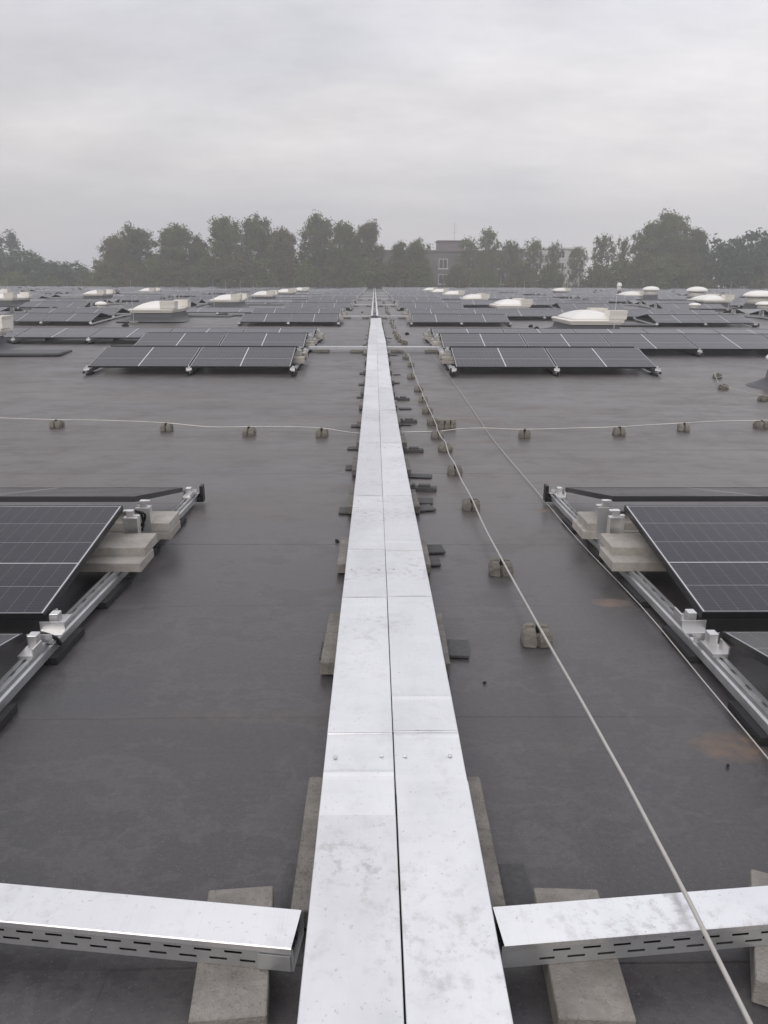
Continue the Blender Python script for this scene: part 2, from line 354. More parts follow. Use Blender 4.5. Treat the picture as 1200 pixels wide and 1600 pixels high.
# membrane sheets lapped over one another, far edge up
SW = 1.02
edges = np.arange(2.36-SW*8, ROOF_END-0.2, SW)
lap = [3.9, -5.2, 11.0, -14.0, 1.9, 7.3, -0.585, -9.5]
for i, e in enumerate(edges):
    y0, y1 = e, min(e+SW+0.06, ROOF_END)
    cuts = [-RX, lap[i % 8]-22.0, lap[i % 8], lap[i % 8]+24.0, RX]
    if y0 > 40: cuts = [-RX, RX]
    for c, (x0, x1) in enumerate(zip(cuts[:-1], cuts[1:])):
        mb = MB(); n = 3; dz = 0.0007*(c % 2); W0 = 0.0022
        xs = [x0, x1]
        if y0 < 22: xs = sorted({x0, x1} | {round(v, 2) for v in np.arange(-12, 12, 0.6) if x0 < v < x1})
        wob = [0.006*math.sin(v*1.7+i)+0.004*math.sin(v*5.1+2*i) for v in xs]
        def zt_(y): return zr(y)-0.004+0.0014*(1-min(1, (y-y0)/(y1-y0)))+dz
        for (xa, wa), (xb, wb) in zip(list(zip(xs, wob))[:-1], list(zip(xs, wob))[1:]):
            yy = np.linspace(y0, y1, n+1)
            for q, (a, b) in enumerate(zip(yy[:-1], yy[1:])):
                k0, k1 = (wa, wb) if q == 0 else (0, 0)
                mb.poly([(xa, a+k0, zt_(a)), (xb, a+k1, zt_(a)), (xb, b, zt_(b)), (xa, b, zt_(b))])
            mb.poly([(xa, y0+wa-0.009, zt_(y0)-W0), (xb, y0+wb-0.009, zt_(y0)-W0), (xb, y0+wb, zt_(y0)), (xa, y0+wa, zt_(y0))])
        link('membrane_sheet', mb.mesh('membrane_sheet', M['roof']), parent=roof)
# low edge upstand at the far end and the walls below
mb = MB(); mb.box(-RX, RX, ROOF_END, ROOF_END+0.3, -0.6, zr(ROOF_END)+0.12)
link('roof_parapet', mb.mesh('roof_parapet', M['curb']), kind='structure')
mb = MB(); mb.box(-RX+0.1, RX-0.1, -11.9, ROOF_END-0.05, Z_G+0.005, -0.75)
link('wall', mb.mesh('wall', M['wallsheet']), kind='structure')

# ------------------------------------------------------------------ main cable duct: two lidded trays side by side
TX = 0.056; TW = 0.200; TZ = 0.130; TRAY_END = 30.4
def strip(mb, xs, yy, zf, mat=0):
    """loft an open cross-section xs=[(x,dz)] along yy"""
    b = len(mb.v); n = len(xs)
    for y in yy:
        for (x, dz) in xs: mb.v.append((x, y, zf(y)+dz))
    for i in range(len(yy)-1):
        for k in range(n-1): mb.face((b+i*n+k, b+i*n+k+1, b+(i+1)*n+k+1, b+(i+1)*n+k), mat)
def ztray(y):
    return float(np.mean([zr(y-0.9), zr(y-0.45), zr(y), zr(y+0.45), zr(y+0.9)]))
mb = MB(); mb.v = []
rv = MB(); rv.loft([[(r*math.cos(a*math.pi/4), r*math.sin(a*math.pi/4), z) for a in range(8)] for r, z in ((0.0065, 0), (0.0065, 0.002), (0.003, 0.0045))])
rivet_me = rv.mesh('rivet', M['alu'])
for side, (cx, cuts, lab) in enumerate([(TX-TW/2-0.0006, [-1.0, 1.62, 2.05, 3.16, 3.86, 5.1], 'left lane of the long silver cable duct with worn metal lids'), (TX+TW/2+0.0006, [-1.0, 1.76, 2.06, 3.17, 3.84, 4.62, 5.1], 'right lane of the long silver cable duct with smudged metal lids')]):
    t = link('cable_tray', None, loc=(0, 0, 0), label=lab, cat='cable tray', group='long lidded cable duct lanes')
    yy = np.arange(-1.2, TRAY_END+0.01, 0.4); h = TW/2-0.004
    mb = MB(); strip(mb, [(cx-h, 0.120), (cx-h, 0.066), (cx+h, 0.066), (cx+h, 0.120)], yy, ztray)
    link('tray_body', mb.mesh('tray_body', M['galv']), parent=t)
    cuts = list(cuts); y = 5.1
    while y < TRAY_END-2.5: y += 2.02; cuts.append(y)
    cuts.append(TRAY_END)
    for i, (a, b) in enumerate(zip(cuts[:-1], cuts[1:])):
        # each lid laps over the next one
        b2 = b+(0.05 if b < TRAY_END else 0); zz = TZ+(0.0016 if i % 2 == 0 else 0.0)+random.uniform(0, 0.0008)
        n = max(2, int((b2-a)/0.35)); hh = TW/2-0.0006; jx = random.uniform(-0.0012, 0.0012)
        mb = MB(); lift = 0.0018
        fy = a+random.uniform(0.14, 0.3); fh = random.choice([0.0, 0.0018, 0.003])
        zf = lambda y, a=a, b2=b2, zz=zz, fy=fy, fh=fh: ztray(y)+zz+lift*max(0, 1-(y-a)/0.12)+fh*math.exp(-((y-fy)/0.012)**2)+0.0012*math.sin(y*5.3+a)
        yl = sorted([a, a+0.004]+[fy+d for d in (-0.03, -0.016, -0.008, 0, 0.008, 0.016, 0.03)]+[v for v in np.linspace(a+0.06, b2, n*2) if abs(v-fy) > 0.035])
        yl = [v for v in yl if v <= b2]
        strip(mb, [(cx+jx-hh, -0.016), (cx+jx-hh, -0.0012), (cx+jx-hh+0.0014, 0), (cx+jx, 0.0008), (cx+jx+hh-0.0014, 0), (cx+jx+hh, -0.0012), (cx+jx+hh, -0.016)], yl, zf)
        mb.poly([(cx+jx-hh, a, zf(a)-0.006), (cx+jx+hh, a, zf(a)-0.006), (cx+jx+hh, a, zf(a)-0.0006), (cx+jx-hh, a, zf(a)-0.0006)])
        link('lid', mb.mesh('lid', M['lid']), parent=t)
    for ry in (1.93, 3.54, 4.95, 6.9, 8.9):
        for dx in (-0.066, 0.066):
            link('rivet', rivet_me, parent=t, loc=(cx+dx+random.uniform(-0.004, 0.004), ry+random.uniform(-0.006, 0.006), ztray(ry)+TZ+0.003))
# far open part: narrow tray without lid, cables and rungs showing
t = link('open_cable_tray', None, label='narrow open cable tray with dark cables and rungs beyond the lidded duct', cat='cable tray')
yy = np.arange(TRAY_END+0.05, ROOF_END-6, 0.75); ox = TX-0.05
mb = MB(); strip(mb, [(ox-0.135, 0.20), (ox-0.135, 0.13), (ox+0.135, 0.13), (ox+0.135, 0.20)], yy, zr)
link('tray_body', mb.mesh('tray_body', M['galv']), parent=t)
for s in (-1, 1):
    mb = MB(); x = ox+s*0.105; strip(mb, [(x-0.04, 0.195), (x-0.04, 0.21), (x+0.04, 0.21), (x+0.04, 0.195)], yy, zr)
    link('side_rail', mb.mesh('side_rail', M['alu']), parent=t)
mb = MB()
for k, dx in enumerate((-0.045, -0.015, 0.017, 0.046)): mb.tube([(ox+dx, y, zr(y)+0.155+0.004*k) for y in yy], 0.014, 5)
link('cable_bundle', mb.mesh('cable_bundle', M['plastic']), parent=t)
mb = MB(); mb.box(-0.065, 0.065, -0.03, 0.03, 0.183, 0.198); rung = mb.mesh('rung', M['galv'])
for k in range(44):
    y = TRAY_END+0.7+k*1.6
    link('rung', rung, parent=t, loc=(ox, y, zr(y)))

# paving slabs and rubber mats carrying the duct
mb = MB(); mb.box(-0.25, 0.25, -0.25, 0.25, 0.012, 0.062, 0, 0.003); slab_me = mb.mesh('paving_slab', M['paver'])
mb = MB(); mb.box(-0.07, 0.07, -0.10, 0.10, 0.0, 0.010); mat_me = mb.mesh('rubber_mat', M['mat'])
slab_y = [0.45, 1.68, 2.90, 4.07, 5.33]+[5.33+1.22*k for k in range(1, 21)]
for i, y in enumerate(slab_y):
    an = math.atan2(zr(y+0.25)-zr(y-0.25), 0.5)
    o = link('paving_slab', slab_me, loc=(TX+random.uniform(-0.012, 0.012), y, ztray(y)), rot=(an, 0, random.uniform(-0.02, 0.02)),
         label=f'square grey paving slab under the long cable duct, {ORD[i]} from the viewer', cat='paving slab', group='paving slabs under the cable duct')
    if i == 0: o.location.y = 0.35
near_mats = [(-0.155, 1.56, 0.14, 0), (0.315, 1.55, 0.14, 0.02), (-0.152, 2.86, 0.14, 0), (0.325, 2.88, 0.13, -0.1), (0.345, 4.26, 0.12, 0.1), (0.315, 4.03, 0.1, 0.0), (0.37, 5.45, 0.12, -0.1), (0.355, 5.25, 0.13, 0.25), (-0.2, 5.18, 0.1, 0)]
mi = 0
def rubber(x, y, rz, sc=(1, 1, 1), lab=None):
    global mi
    link('rubber_mat', mat_me, loc=(x, y, zr(y)+0.004), rot=(math.atan2(zr(y+.1)-zr(y-.1), .2), 0, rz), label=lab, cat='rubber mat', group='rubber mats beside the cable duct').scale = sc
    mi += 1
for i, (x, y, w, rz) in enumerate(near_mats):
    rubber(x, y, rz, (w/0.14, 0.75, 1), f'black rubber mat sticking out on the {"left" if x < 0 else "right"} of the duct, {ORD[i]} of the nearest mats')
for i in range(14):
    y = 6.42+1.22*i
    if i % 3 != 1: rubber(0.33+random.uniform(0, 0.08), y+random.uniform(-0.15, 0.15), random.uniform(-0.15, 0.15), (random.uniform(0.7, 1.6) if i < 8 else 1.0, random.uniform(0.35, 0.8), 0.6), f'black rubber mat right of the far duct, {ORD[i]} slab beyond the crossing wire')
    if i % 4 != 3: rubber(-0.165-random.uniform(0, 0.04), y+random.uniform(-0.25, 0.25), random.uniform(-0.1, 0.1), (1.0, random.uniform(0.5, 0.9), 0.8), f'black rubber mat left of the far duct, {ORD[i]} slab beyond the crossing wire')
mb = MB(); mb.box(-0.11, 0.11, -0.035, 0.035, 0, 0.03, 0, 0.004); mb.box(-0.085, -0.06, -0.03, 0.03, 0.03, 0.048, 0, 0.003); mb.box(-0.03, 0.06, -0.028, 0.02, 0.03, 0.05, 0, 0.003)
off_me = mb.mesh('rubber_support', M['mat'])
for i, (px, py) in enumerate([(637, 660), (644, 706), (660, 766), (628, 625)]):
    p = PR(px, py); link('rubber_support', off_me, loc=(p.x, p.y, zr(p.y)), rot=(0, 0, random.uniform(-0.2, 0.1)), label=f'small stepped black rubber foot right of the duct, {ORD[[1, 2, 3, 0][i]]} from far end', cat='rubber foot', group='rubber feet beside duct')

# ------------------------------------------------------------------ cross trays
def slotted_tray(length, slots):
    """body and lid meshes, along +x, 0.1 wide, base at z 0"""
    W, H = 0.10, 0.058
    body = MB(); body.poly([(0, -W/2, 0), (length, -W/2, 0), (length, W/2, 0), (0, W/2, 0)])
    rows = [0, 0.014, 0.0195, 0.034, 0.0395, H]
    for ysn in (-W/2, W/2):
        if not slots:
            body.poly([(0, ysn, 0), (length, ysn, 0), (length, ysn, H), (0, ysn, H)]); continue
        pitch = 0.066; hl = 0.019; half = pitch/2
        cols = {0.0, length}
        for k in range(int(length/half)+1):
            for q in (-hl, hl):
                if 0 < 0.03+half*k+q < length: cols.add(round(0.03+half*k+q, 5))
        cols = sorted(cols)
        def slot(c0, c1, r):
            if r not in (1, 3): return False
            m = (c0+c1)/2; f = (m-0.03-(0 if r == 1 else half)) % pitch
            return min(f, pitch-f) < hl and m > 0.08
        for c0, c1 in zip(cols[:-1], cols[1:]):
            for r in range(5):
                if slot(c0, c1, r):
                    continue
                body.poly([(c0, ysn, rows[r]), (c1, ysn, rows[r]), (c1, ysn, rows[r+1]), (c0, ysn, rows[r+1])])
    lid = MB(); w = W/2+0.0025
    for (ya, za, yb, zb) in ((-w, H-0.010, -w, H+0.002), (-w, H+0.002, -w+0.002, H+0.004), (-w+0.002, H+0.004, w-0.002, H+0.004), (w-0.002, H+0.004, w, H+0.002), (w, H+0.002, w, H-0.010)):
        lid.poly([(0.004, ya, za), (length, ya, za), (length, yb, zb), (0.004, yb, zb)])
    cab = MB()
    for k, dy in enumerate((-0.03, -0.008, 0.014, 0.034)): cab.tube([(0.01, dy, 0.012+0.004*(k % 2)), (length-0.01, dy, 0.012+0.004*(k % 2))], 0.009, 5)
    return body, lid, cab
bm_ = MB(); bm_.loft([[(r*math.cos(a*math.pi/3), r*math.sin(a*math.pi/3), z) for a in range(6)] for r, z in ((0.004, 0), (0.004, 0.003))]); bolt_me = bm_.mesh('bolt', M['rubber'])
def cross_tray(p, ang, length, label, slots=True, flip=False, tilt=0.0):
    t = link('cross_tray', None, loc=p, rot=(0, -tilt, ang), label=label, cat='cable tray', group='trays branching off the cable duct')
    b, l, c = slotted_tray(length, slots)
    link('tray_body', b.mesh('tray_body', M['galv']), parent=t); link('lid', l.mesh('lid', M['lid']), parent=t); link('cable_bundle', c.mesh('cable_bundle', M['plastic']), parent=t)
    if slots and abs(ang) > 1.6:
        pm = MB(); pm.box(0.006, 0.075, -0.0545, -0.0525, 0.004, 0.042)
        pl = link('end_plate', pm.mesh('end_plate', M['galv']), parent=t)
        for k, (dx, dz) in enumerate(((0.02, 0.014), (0.02, 0.032), (0.055, 0.014), (0.055, 0.032))):
            link('bolt', bolt_me, parent=pl, loc=(dx, -0.0545, dz), rot=(math.pi/2, 0, 0))
    return t
zt = 0.13
# near left and near right, each angled back a little
a1, a2 = P(773, 1445, zt+zr(1.4)), P(1196, 1411, zt+zr(1.5)); an = math.atan2(a2.y-a1.y, a2.x-a1.x)
cross_tray((a1.x+0.004, a1.y, zr(1.4)+0.066), an, 1.35, 'slotted white-lidded cable tray branching off to the right of the duct in the foreground')
b1, b2 = P(469, 1450, zt+zr(1.4)), P(4, 1407, zt+zr(1.5)); an2 = math.atan2(b2.y-b1.y, b2.x-b1.x)
t = cross_tray((b1.x-0.004, b1.y, zr(1.4)+0.066), an2, 1.35, 'slotted white-lidded cable tray branching off to the left of the duct in the foreground')
# end plate must face the viewer: mirror across the tray for the left one
for ch in t.children:
    if ch.name.startswith('end_plate'):
        ch.location.y = 0.107
mb = MB(); mb.box(-0.076, 0.076, -0.17, 0.17, 0.0, 0.062, 0, 0.0028); kerb_me = mb.mesh('support_block', M['concrete'])
for (px0, py0, px1, py1, lab, rz) in [(352, 1590, 380, 1390, 'pale concrete block under the near left branch tray', 0.03), (935, 1590, 882, 1392, 'pale concrete block under the near right branch tray', -0.02), (1250, 1560, 1222, 1366, 'pale concrete block under the right branch tray at the photo edge', -0.03)]:
    p, q = P(px0, py0, 0.062+zr(1.2)), P(px1, py1, 0.062+zr(1.5)); c = (p+q)/2; d = q-p
    link('support_block', kerb_me, loc=(c.x, c.y, zr(c.y)+0.003), rot=(0, 0, math.atan2(d.y, d.x)-math.pi/2+rz), label=lab, cat='concrete block', group='blocks under branch trays')
crossY = [16.7, 31.7, 46.7, 61.6, 76.6, 91.5]
mb = MB(); mb.box(-0.14, 0.14, -0.1, 0.1, 0.0, 0.05, 0, 0.006); small_slab = mb.mesh('support_slab', M['paver'])
for i, y in enumerate(crossY):
    for s in (-1, 1):
        x0 = TX+s*0.21 if y < 31 else TX-0.05+s*0.14
        ln = 1.25
        cross_tray((x0, y, zr(y)+0.056), 0 if s > 0 else math.pi, ln, f'thin metal branch tray on the {"right" if s > 0 else "left"} of the duct, {ORD[i]} branch beyond the foreground one', slots=False)
        if i < 4:
            for k, dx in enumerate((0.22, 0.95)):
                link('support_slab', small_slab, loc=(x0+s*dx, y-0.03, zr(y)+0.002), label=f'small dark slab under the {"right" if s > 0 else "left"} branch tray {ORD[i]} beyond the foreground, {"inner" if k == 0 else "outer"} one', cat='paving slab', group='slabs under far branch trays')

# ------------------------------------------------------------------ lightning conductors
def holder_mesh(seed):
    rng = random.Random(seed); m = MB()
    j = lambda a: a+rng.uniform(-0.004, 0.004)
    for sx in (-1, 1):      # four lobes with crossing grooves between them
        for sy in (-1, 1):
            fl = sx*sy
            def rg(x0, x1, y0, y1, z): return [(j(sx*x0), j(sy*y0), z), (j(sx*x1), j(sy*y0), z), (j(sx*(x1-0.004)), j(sy*(y1-0.004)), z+rng.uniform(-0.003, 0.003)), (j(sx*x0), j(sy*y1), z)][::fl]
            m.loft([rg(0.007, 0.068, 0.007, 0.062, 0), rg(0.007, 0.070, 0.007, 0.064, 0.03), rg(0.008, 0.064, 0.008, 0.058, 0.056), rg(0.014, 0.050, 0.013, 0.044, 0.075)])
    m.box(-0.05, 0.05, -0.045, 0.045, 0, 0.05)
    return m.mesh('block', M['holder'])
holders = [holder_mesh(k) for k in range(5)]
mb = MB(); mb.box(-0.006, 0.006, -0.012, 0.012, 0.05, 0.086); clip_me = mb.mesh('wire_clip', M['plastic'])
hcount = 0
def holder(x, y, rz, label, group, sc=1.0):
    global hcount
    t = link('conductor_holder', holders[hcount % 5], loc=(x, y, zr(y)), rot=(0, 0, rz), label=label, cat='concrete block', group=group)
    t.scale = (sc*0.92, sc*0.92, sc*0.95)
    link('wire_clip', clip_me, parent=t); hcount += 1
XA = 0.69
hy = [PR(856, 1003, 0.0).y, PR(793, 895).y, PR(745, 795).y, PR(717, 740).y, PR(696, 704).y, PR(684, 684).y, PR(673, 663).y, PR(666, 645).y, PR(658, 628).y, PR(653, 611).y, PR(646, 591).y, PR(644, 572).y, PR(636, 560).y]
pts = [(XA-0.012, -0.6, zr(0)+0.10)]
for i, y in enumerate(hy):
    xx = XA+random.uniform(-0.02, 0.012)
    holder(xx-(0.05 if i in (10, 12) else 0), y, random.uniform(-0.2, 0.2), f'weathered grooved concrete block carrying the lengthwise wire, {ORD[i]} from the viewer', 'blocks along the lengthwise wire', 1.0)
    if i: pts.append((XA+random.uniform(-0.006, 0.006), (y+hy[i-1])/2, zr((y+hy[i-1])/2)+0.062+random.uniform(0, 0.012)))
    else: pts.append((XA-0.004, 1.35, zr(1.35)+0.155))
    pts.append((xx, y, zr(y)+0.084))
pts.append((XA, 16.3, zr(16.3)+0.03))
def smooth(pts, k=4):
    out = []
    for i in range(len(pts)-1):
        p0, p1, p2, p3 = (Vector(pts[max(i-1, 0)]), Vector(pts[i]), Vector(pts[i+1]), Vector(pts[min(i+2, len(pts)-1)]))
        for j in range(k):
            t = j/k; out.append(0.5*((2*p1)+(-p0+p2)*t+(2*p0-5*p1+4*p2-p3)*t*t+(-p0+3*p1-3*p2+p3)*t**3))
    out.append(Vector(pts[-1])); return out
mb = MB(); mb.tube(smooth(pts), 0.0055, 7)
link('conductor_wire', mb.mesh('conductor_wire', M['wire'], True), label='pale round wire running lengthwise over concrete blocks right of the duct', cat='wire')
# continuation beyond the second branch tray
far_h = [PR(x, y).y for x, y in ((632, 538), (626, 535), (622, 530), (620, 526), (617, 521), (616, 513), (612, 506))]
far_x = [PR(x, y).x for x, y in ((632, 538), (626, 535), (622, 530), (620, 526), (617, 521), (616, 513), (612, 506))]
for i, (x, y) in enumerate(zip(far_x, far_h)):
    holder(x, y, random.uniform(-0.3, 0.3), f'dark conductor block past the second branch tray, {ORD[i]} in that curved line', 'blocks past the second branch tray', 1.15)
fx = [far_x[-1]*0.98]*12
fp = [(x, y, zr(y)+0.09) for x, y in zip(far_x, far_h)]
for k in range(14):
    y = 28+k*2.4; holder(0.66+0.02*math.sin(k), y, 0.1*k, f'tiny dark conductor block in the far gap, {ORD[k]} along the wire', 'blocks in the far gap', 1.2); fp.append((0.66+0.02*math.sin(k), y, zr(y)+0.1))
mb = MB(); mb.tube(smooth(fp, 3), 0.005, 5); link('conductor_wire', mb.mesh('conductor_wire', M['wire'], True), label='faint wire over the far conductor blocks beyond the second branch tray', cat='wire')
# crossing wire
XB = [(-60, 650, 0), (0, 653, 0), (88, 656, 1), (170, 657, 0), (260, 661, 1), (325, 667, 0), (389, 667, 1), (450, 667, 0), (503, 669, 1), (535, 674, 0), (562, 677, 0), (600, 677, 0), (640, 675, 0), (684, 674, 0), (720, 670, 0), (760, 669, 0), (820, 671, 1), (900, 669, 0), (968, 667, 1), (1015, 664, 0), (1069, 661, 1), (1130, 658, 0), (1190, 657, 1), (1260, 655, 0)]
pb = []; k = 0; ib = 0
for (px, py, h) in XB:
    hh = 0.085 if h else (0.05 if not 550 < px < 640 else 0.02)
    p = PR(px, py, hh); pb.append((p.x, p.y, p.z))
    if h:
        holder(p.x, p.y, math.pi/2+random.uniform(-0.2, 0.2), f'weathered concrete block under the crossing wire, {ORD[ib]} from the left', 'blocks along the crossing wire', 1.1); ib += 1
mb = MB(); mb.tube(smooth(pb), 0.0062, 6); link('conductor_wire', mb.mesh('conductor_wire', M['wire'], True), label='thin pale wire crossing the roof from left to right over small blocks', cat='wire')
# thin taut line close to the right arrays
pc = smooth([tuple(PR(x, y, 0.012)) for x, y in ((1330, 1345), (1200, 1185), (1100, 1065), (1000, 945), (900, 840), (830, 757), (770, 686), (740, 642), (702, 588), (684, 566), (676, 552))], 3)
mb = MB(); mb.tube(pc, 0.0028, 5); link('earthing_line', mb.mesh('earthing_line', M['wire'], True), label='very thin line running along the roof beside the right solar arrays', cat='wire')
# dark lump of wrapped blocks beside the wire crossing
p = PR(697, 668); mb = MB()
for r_ in range(2):
    for c_ in range(3): mb.box(-0.10+0.068*c_+0.01*r_, -0.036+0.068*c_, -0.07, 0.06, 0.045*r_, 0.045*r_+0.043, 0, 0.008)
mb.box(-0.105, 0.105, -0.062, 0.066, 0.088, 0.10, 0, 0.006)
link('block_bundle', mb.mesh('block_bundle', M['holder']), loc=(p.x, p.y, zr(p.y)), rot=(0, 0, 0.15), label='dark grooved block lying right of where the two wires cross', cat='concrete block')
# wire loop near the right vent dome
lp = [(1128, 588, 0), (1118, 590, 0), (1117, 583, 1), (1121, 596, 0), (1126, 600, 1), (1150, 609, 0), (1188, 617, 1), (1215, 618, 0)]
pb = []; ib = 0
for (px, py, h) in lp:
    p = PR(px, py, 0.08 if h else 0.04); pb.append(tuple(p))
    if h: holder(p.x+0.05, p.y, 0.3*ib, f'dark conductor block near the right vent dome, {["farthest of three", "middle of three", "nearest of three"][ib]}', 'blocks near the right vent dome', 1.0); ib += 1
mb = MB(); mb.tube(smooth(pb), 0.004, 5); link('conductor_wire', mb.mesh('conductor_wire', M['wire'], True), label='short curved wire leading to the vent dome at right edge', cat='wire')

# ------------------------------------------------------------------ solar arrays
PL, PW, PT, GAP = 1.754, 1.096, 0.032, 0.020
UN = PL+GAP; PITCH_R = 2.56; RUN = PW*math.cos(R(10))
LOW, RID = 0.118, 0.308
def glass_mesh():
    m = MB(); e = 0.004
    m.poly([(e, e, PT-0.002), (PL-e, e, PT-0.002), (PL-e, PW-e, PT-0.002), (e, PW-e, PT-0.002)], 0, [(e, e), (PL-e, e), (PL-e, PW-e), (e, PW-e)])
    m.poly([(e, PW-e, PT-0.007), (PL-e, PW-e, PT-0.007), (PL-e, e, PT-0.007), (e, e, PT-0.007)], 1)
    return m
def frame_into(m, mat=0):
    w = 0.006
    m.box(0, PL, 0, w, 0, PT, mat); m.box(0, PL, PW-w, PW, 0, PT, mat); m.box(0, w, w, PW-w, 0, PT, mat); m.box(PL-w, PL, w, PW-w, 0, PT, mat)
panel_me = glass_mesh().mesh('solar_panel', [M['cells'], M['frame']])
fm = MB(); frame_into(fm); frame_me = fm.mesh('frame', M['frame'])
fm = glass_mesh(); frame_into(fm, 1); panel_full = fm.mesh('solar_panel', [M['cells'], M['frame']])
# supports
mb = MB()   # foot at the low edge: block clamp on a bent plate
mb.box(-0.018, 0.018, -0.012, 0.030, 0.10, 0.152, 0, 0.002); mb.box(-0.05, 0.05, -0.035, -0.031, 0.085, 0.128); mb.box(-0.05, 0.05, -0.075, -0.031, 0.085, 0.089); mb.box(-0.03, 0.03, -0.02, 0.10, 0.088, 0.102); mb.box(-0.034, -0.028, 0.02, 0.10, 0.10, 0.13)
foot_me = mb.mesh('foot_bracket', M['alu'])
mb = MB()   # ridge post: folded sheet with a clamp on top
mb.box(-0.04, 0.04, -0.003, 0.0, 0.088, 0.276); mb.box(-0.04, -0.037, 0.0, 0.045, 0.088, 0.276); mb.box(0.037, 0.04, 0.0, 0.045, 0.088, 0.276); mb.box(-0.04, 0.04, 0.0, 0.045, 0.276, 0.279); mb.box(-0.016, 0.022, 0.002, 0.034, 0.28, 0.318, 0, 0.002); mb.box(-0.045, -0.016, 0.003, 0.036, 0.279, 0.288); mb.box(0.022, 0.04, 0.002, 0.034, 0.310, 0.316)
post_me = mb.mesh('ridge_post', M['alu'])
mb = MB(); mb.box(-0.015, 0.06, -0.12, 0.12, 0.0, 0.028); pad_me = mb.mesh('rubber_pad', M['rubber'])
mb = MB(); mb.box(-0.075, 0.045, -0.02, 0.05, 0.02, 0.045); mb.box(-0.075, -0.052, -0.02, 0.05, 0.045, 0.14, 0, 0.003); mb.box(-0.075, -0.02, 0.03, 0.05, 0.045, 0.07); endcap_me = mb.mesh('end_cap', M['plastic'])
mb = MB(); mb.box(-0.2, 0.2, -0.12, 0.12, 0.0, 0.049, 0, 0.003); bal_me = mb.mesh('ballast_slab', M['ballast'])
mb = MB(); mb.box(-0.19, 0.19, -0.115, 0.115, 0.0, 0.047, 0, 0.004); bal_me2 = mb.mesh('ballast_slab', M['ballast'])
def rail_mesh(y0, y1, slots=False):
    m = MB(); yy = np.arange(y0, y1+0.01, (y1-y0)/max(2, int((y1-y0)/0.5)))
    prof = [(-0.030, 0.030), (-0.030, 0.062), (-0.022, 0.068), (-0.022, 0.086), (-0.006, 0.086), (-0.006, 0.076), (0.006, 0.076), (0.006, 0.086), (0.022, 0.086), (0.022, 0.068), (0.030, 0.062), (0.030, 0.030)]
    strip(m, prof[::-1], yy, zr)
    if slots:
        y = y0+0.15
        while y < y1-0.1:
            m.box(-0.005, 0.005, y, y+0.035, zr(y)+0.0765, zr(y)+0.0775, 1); y += 0.12
    return m.mesh('rail', [M['galv'], M['plastic']])
bal_n = 0
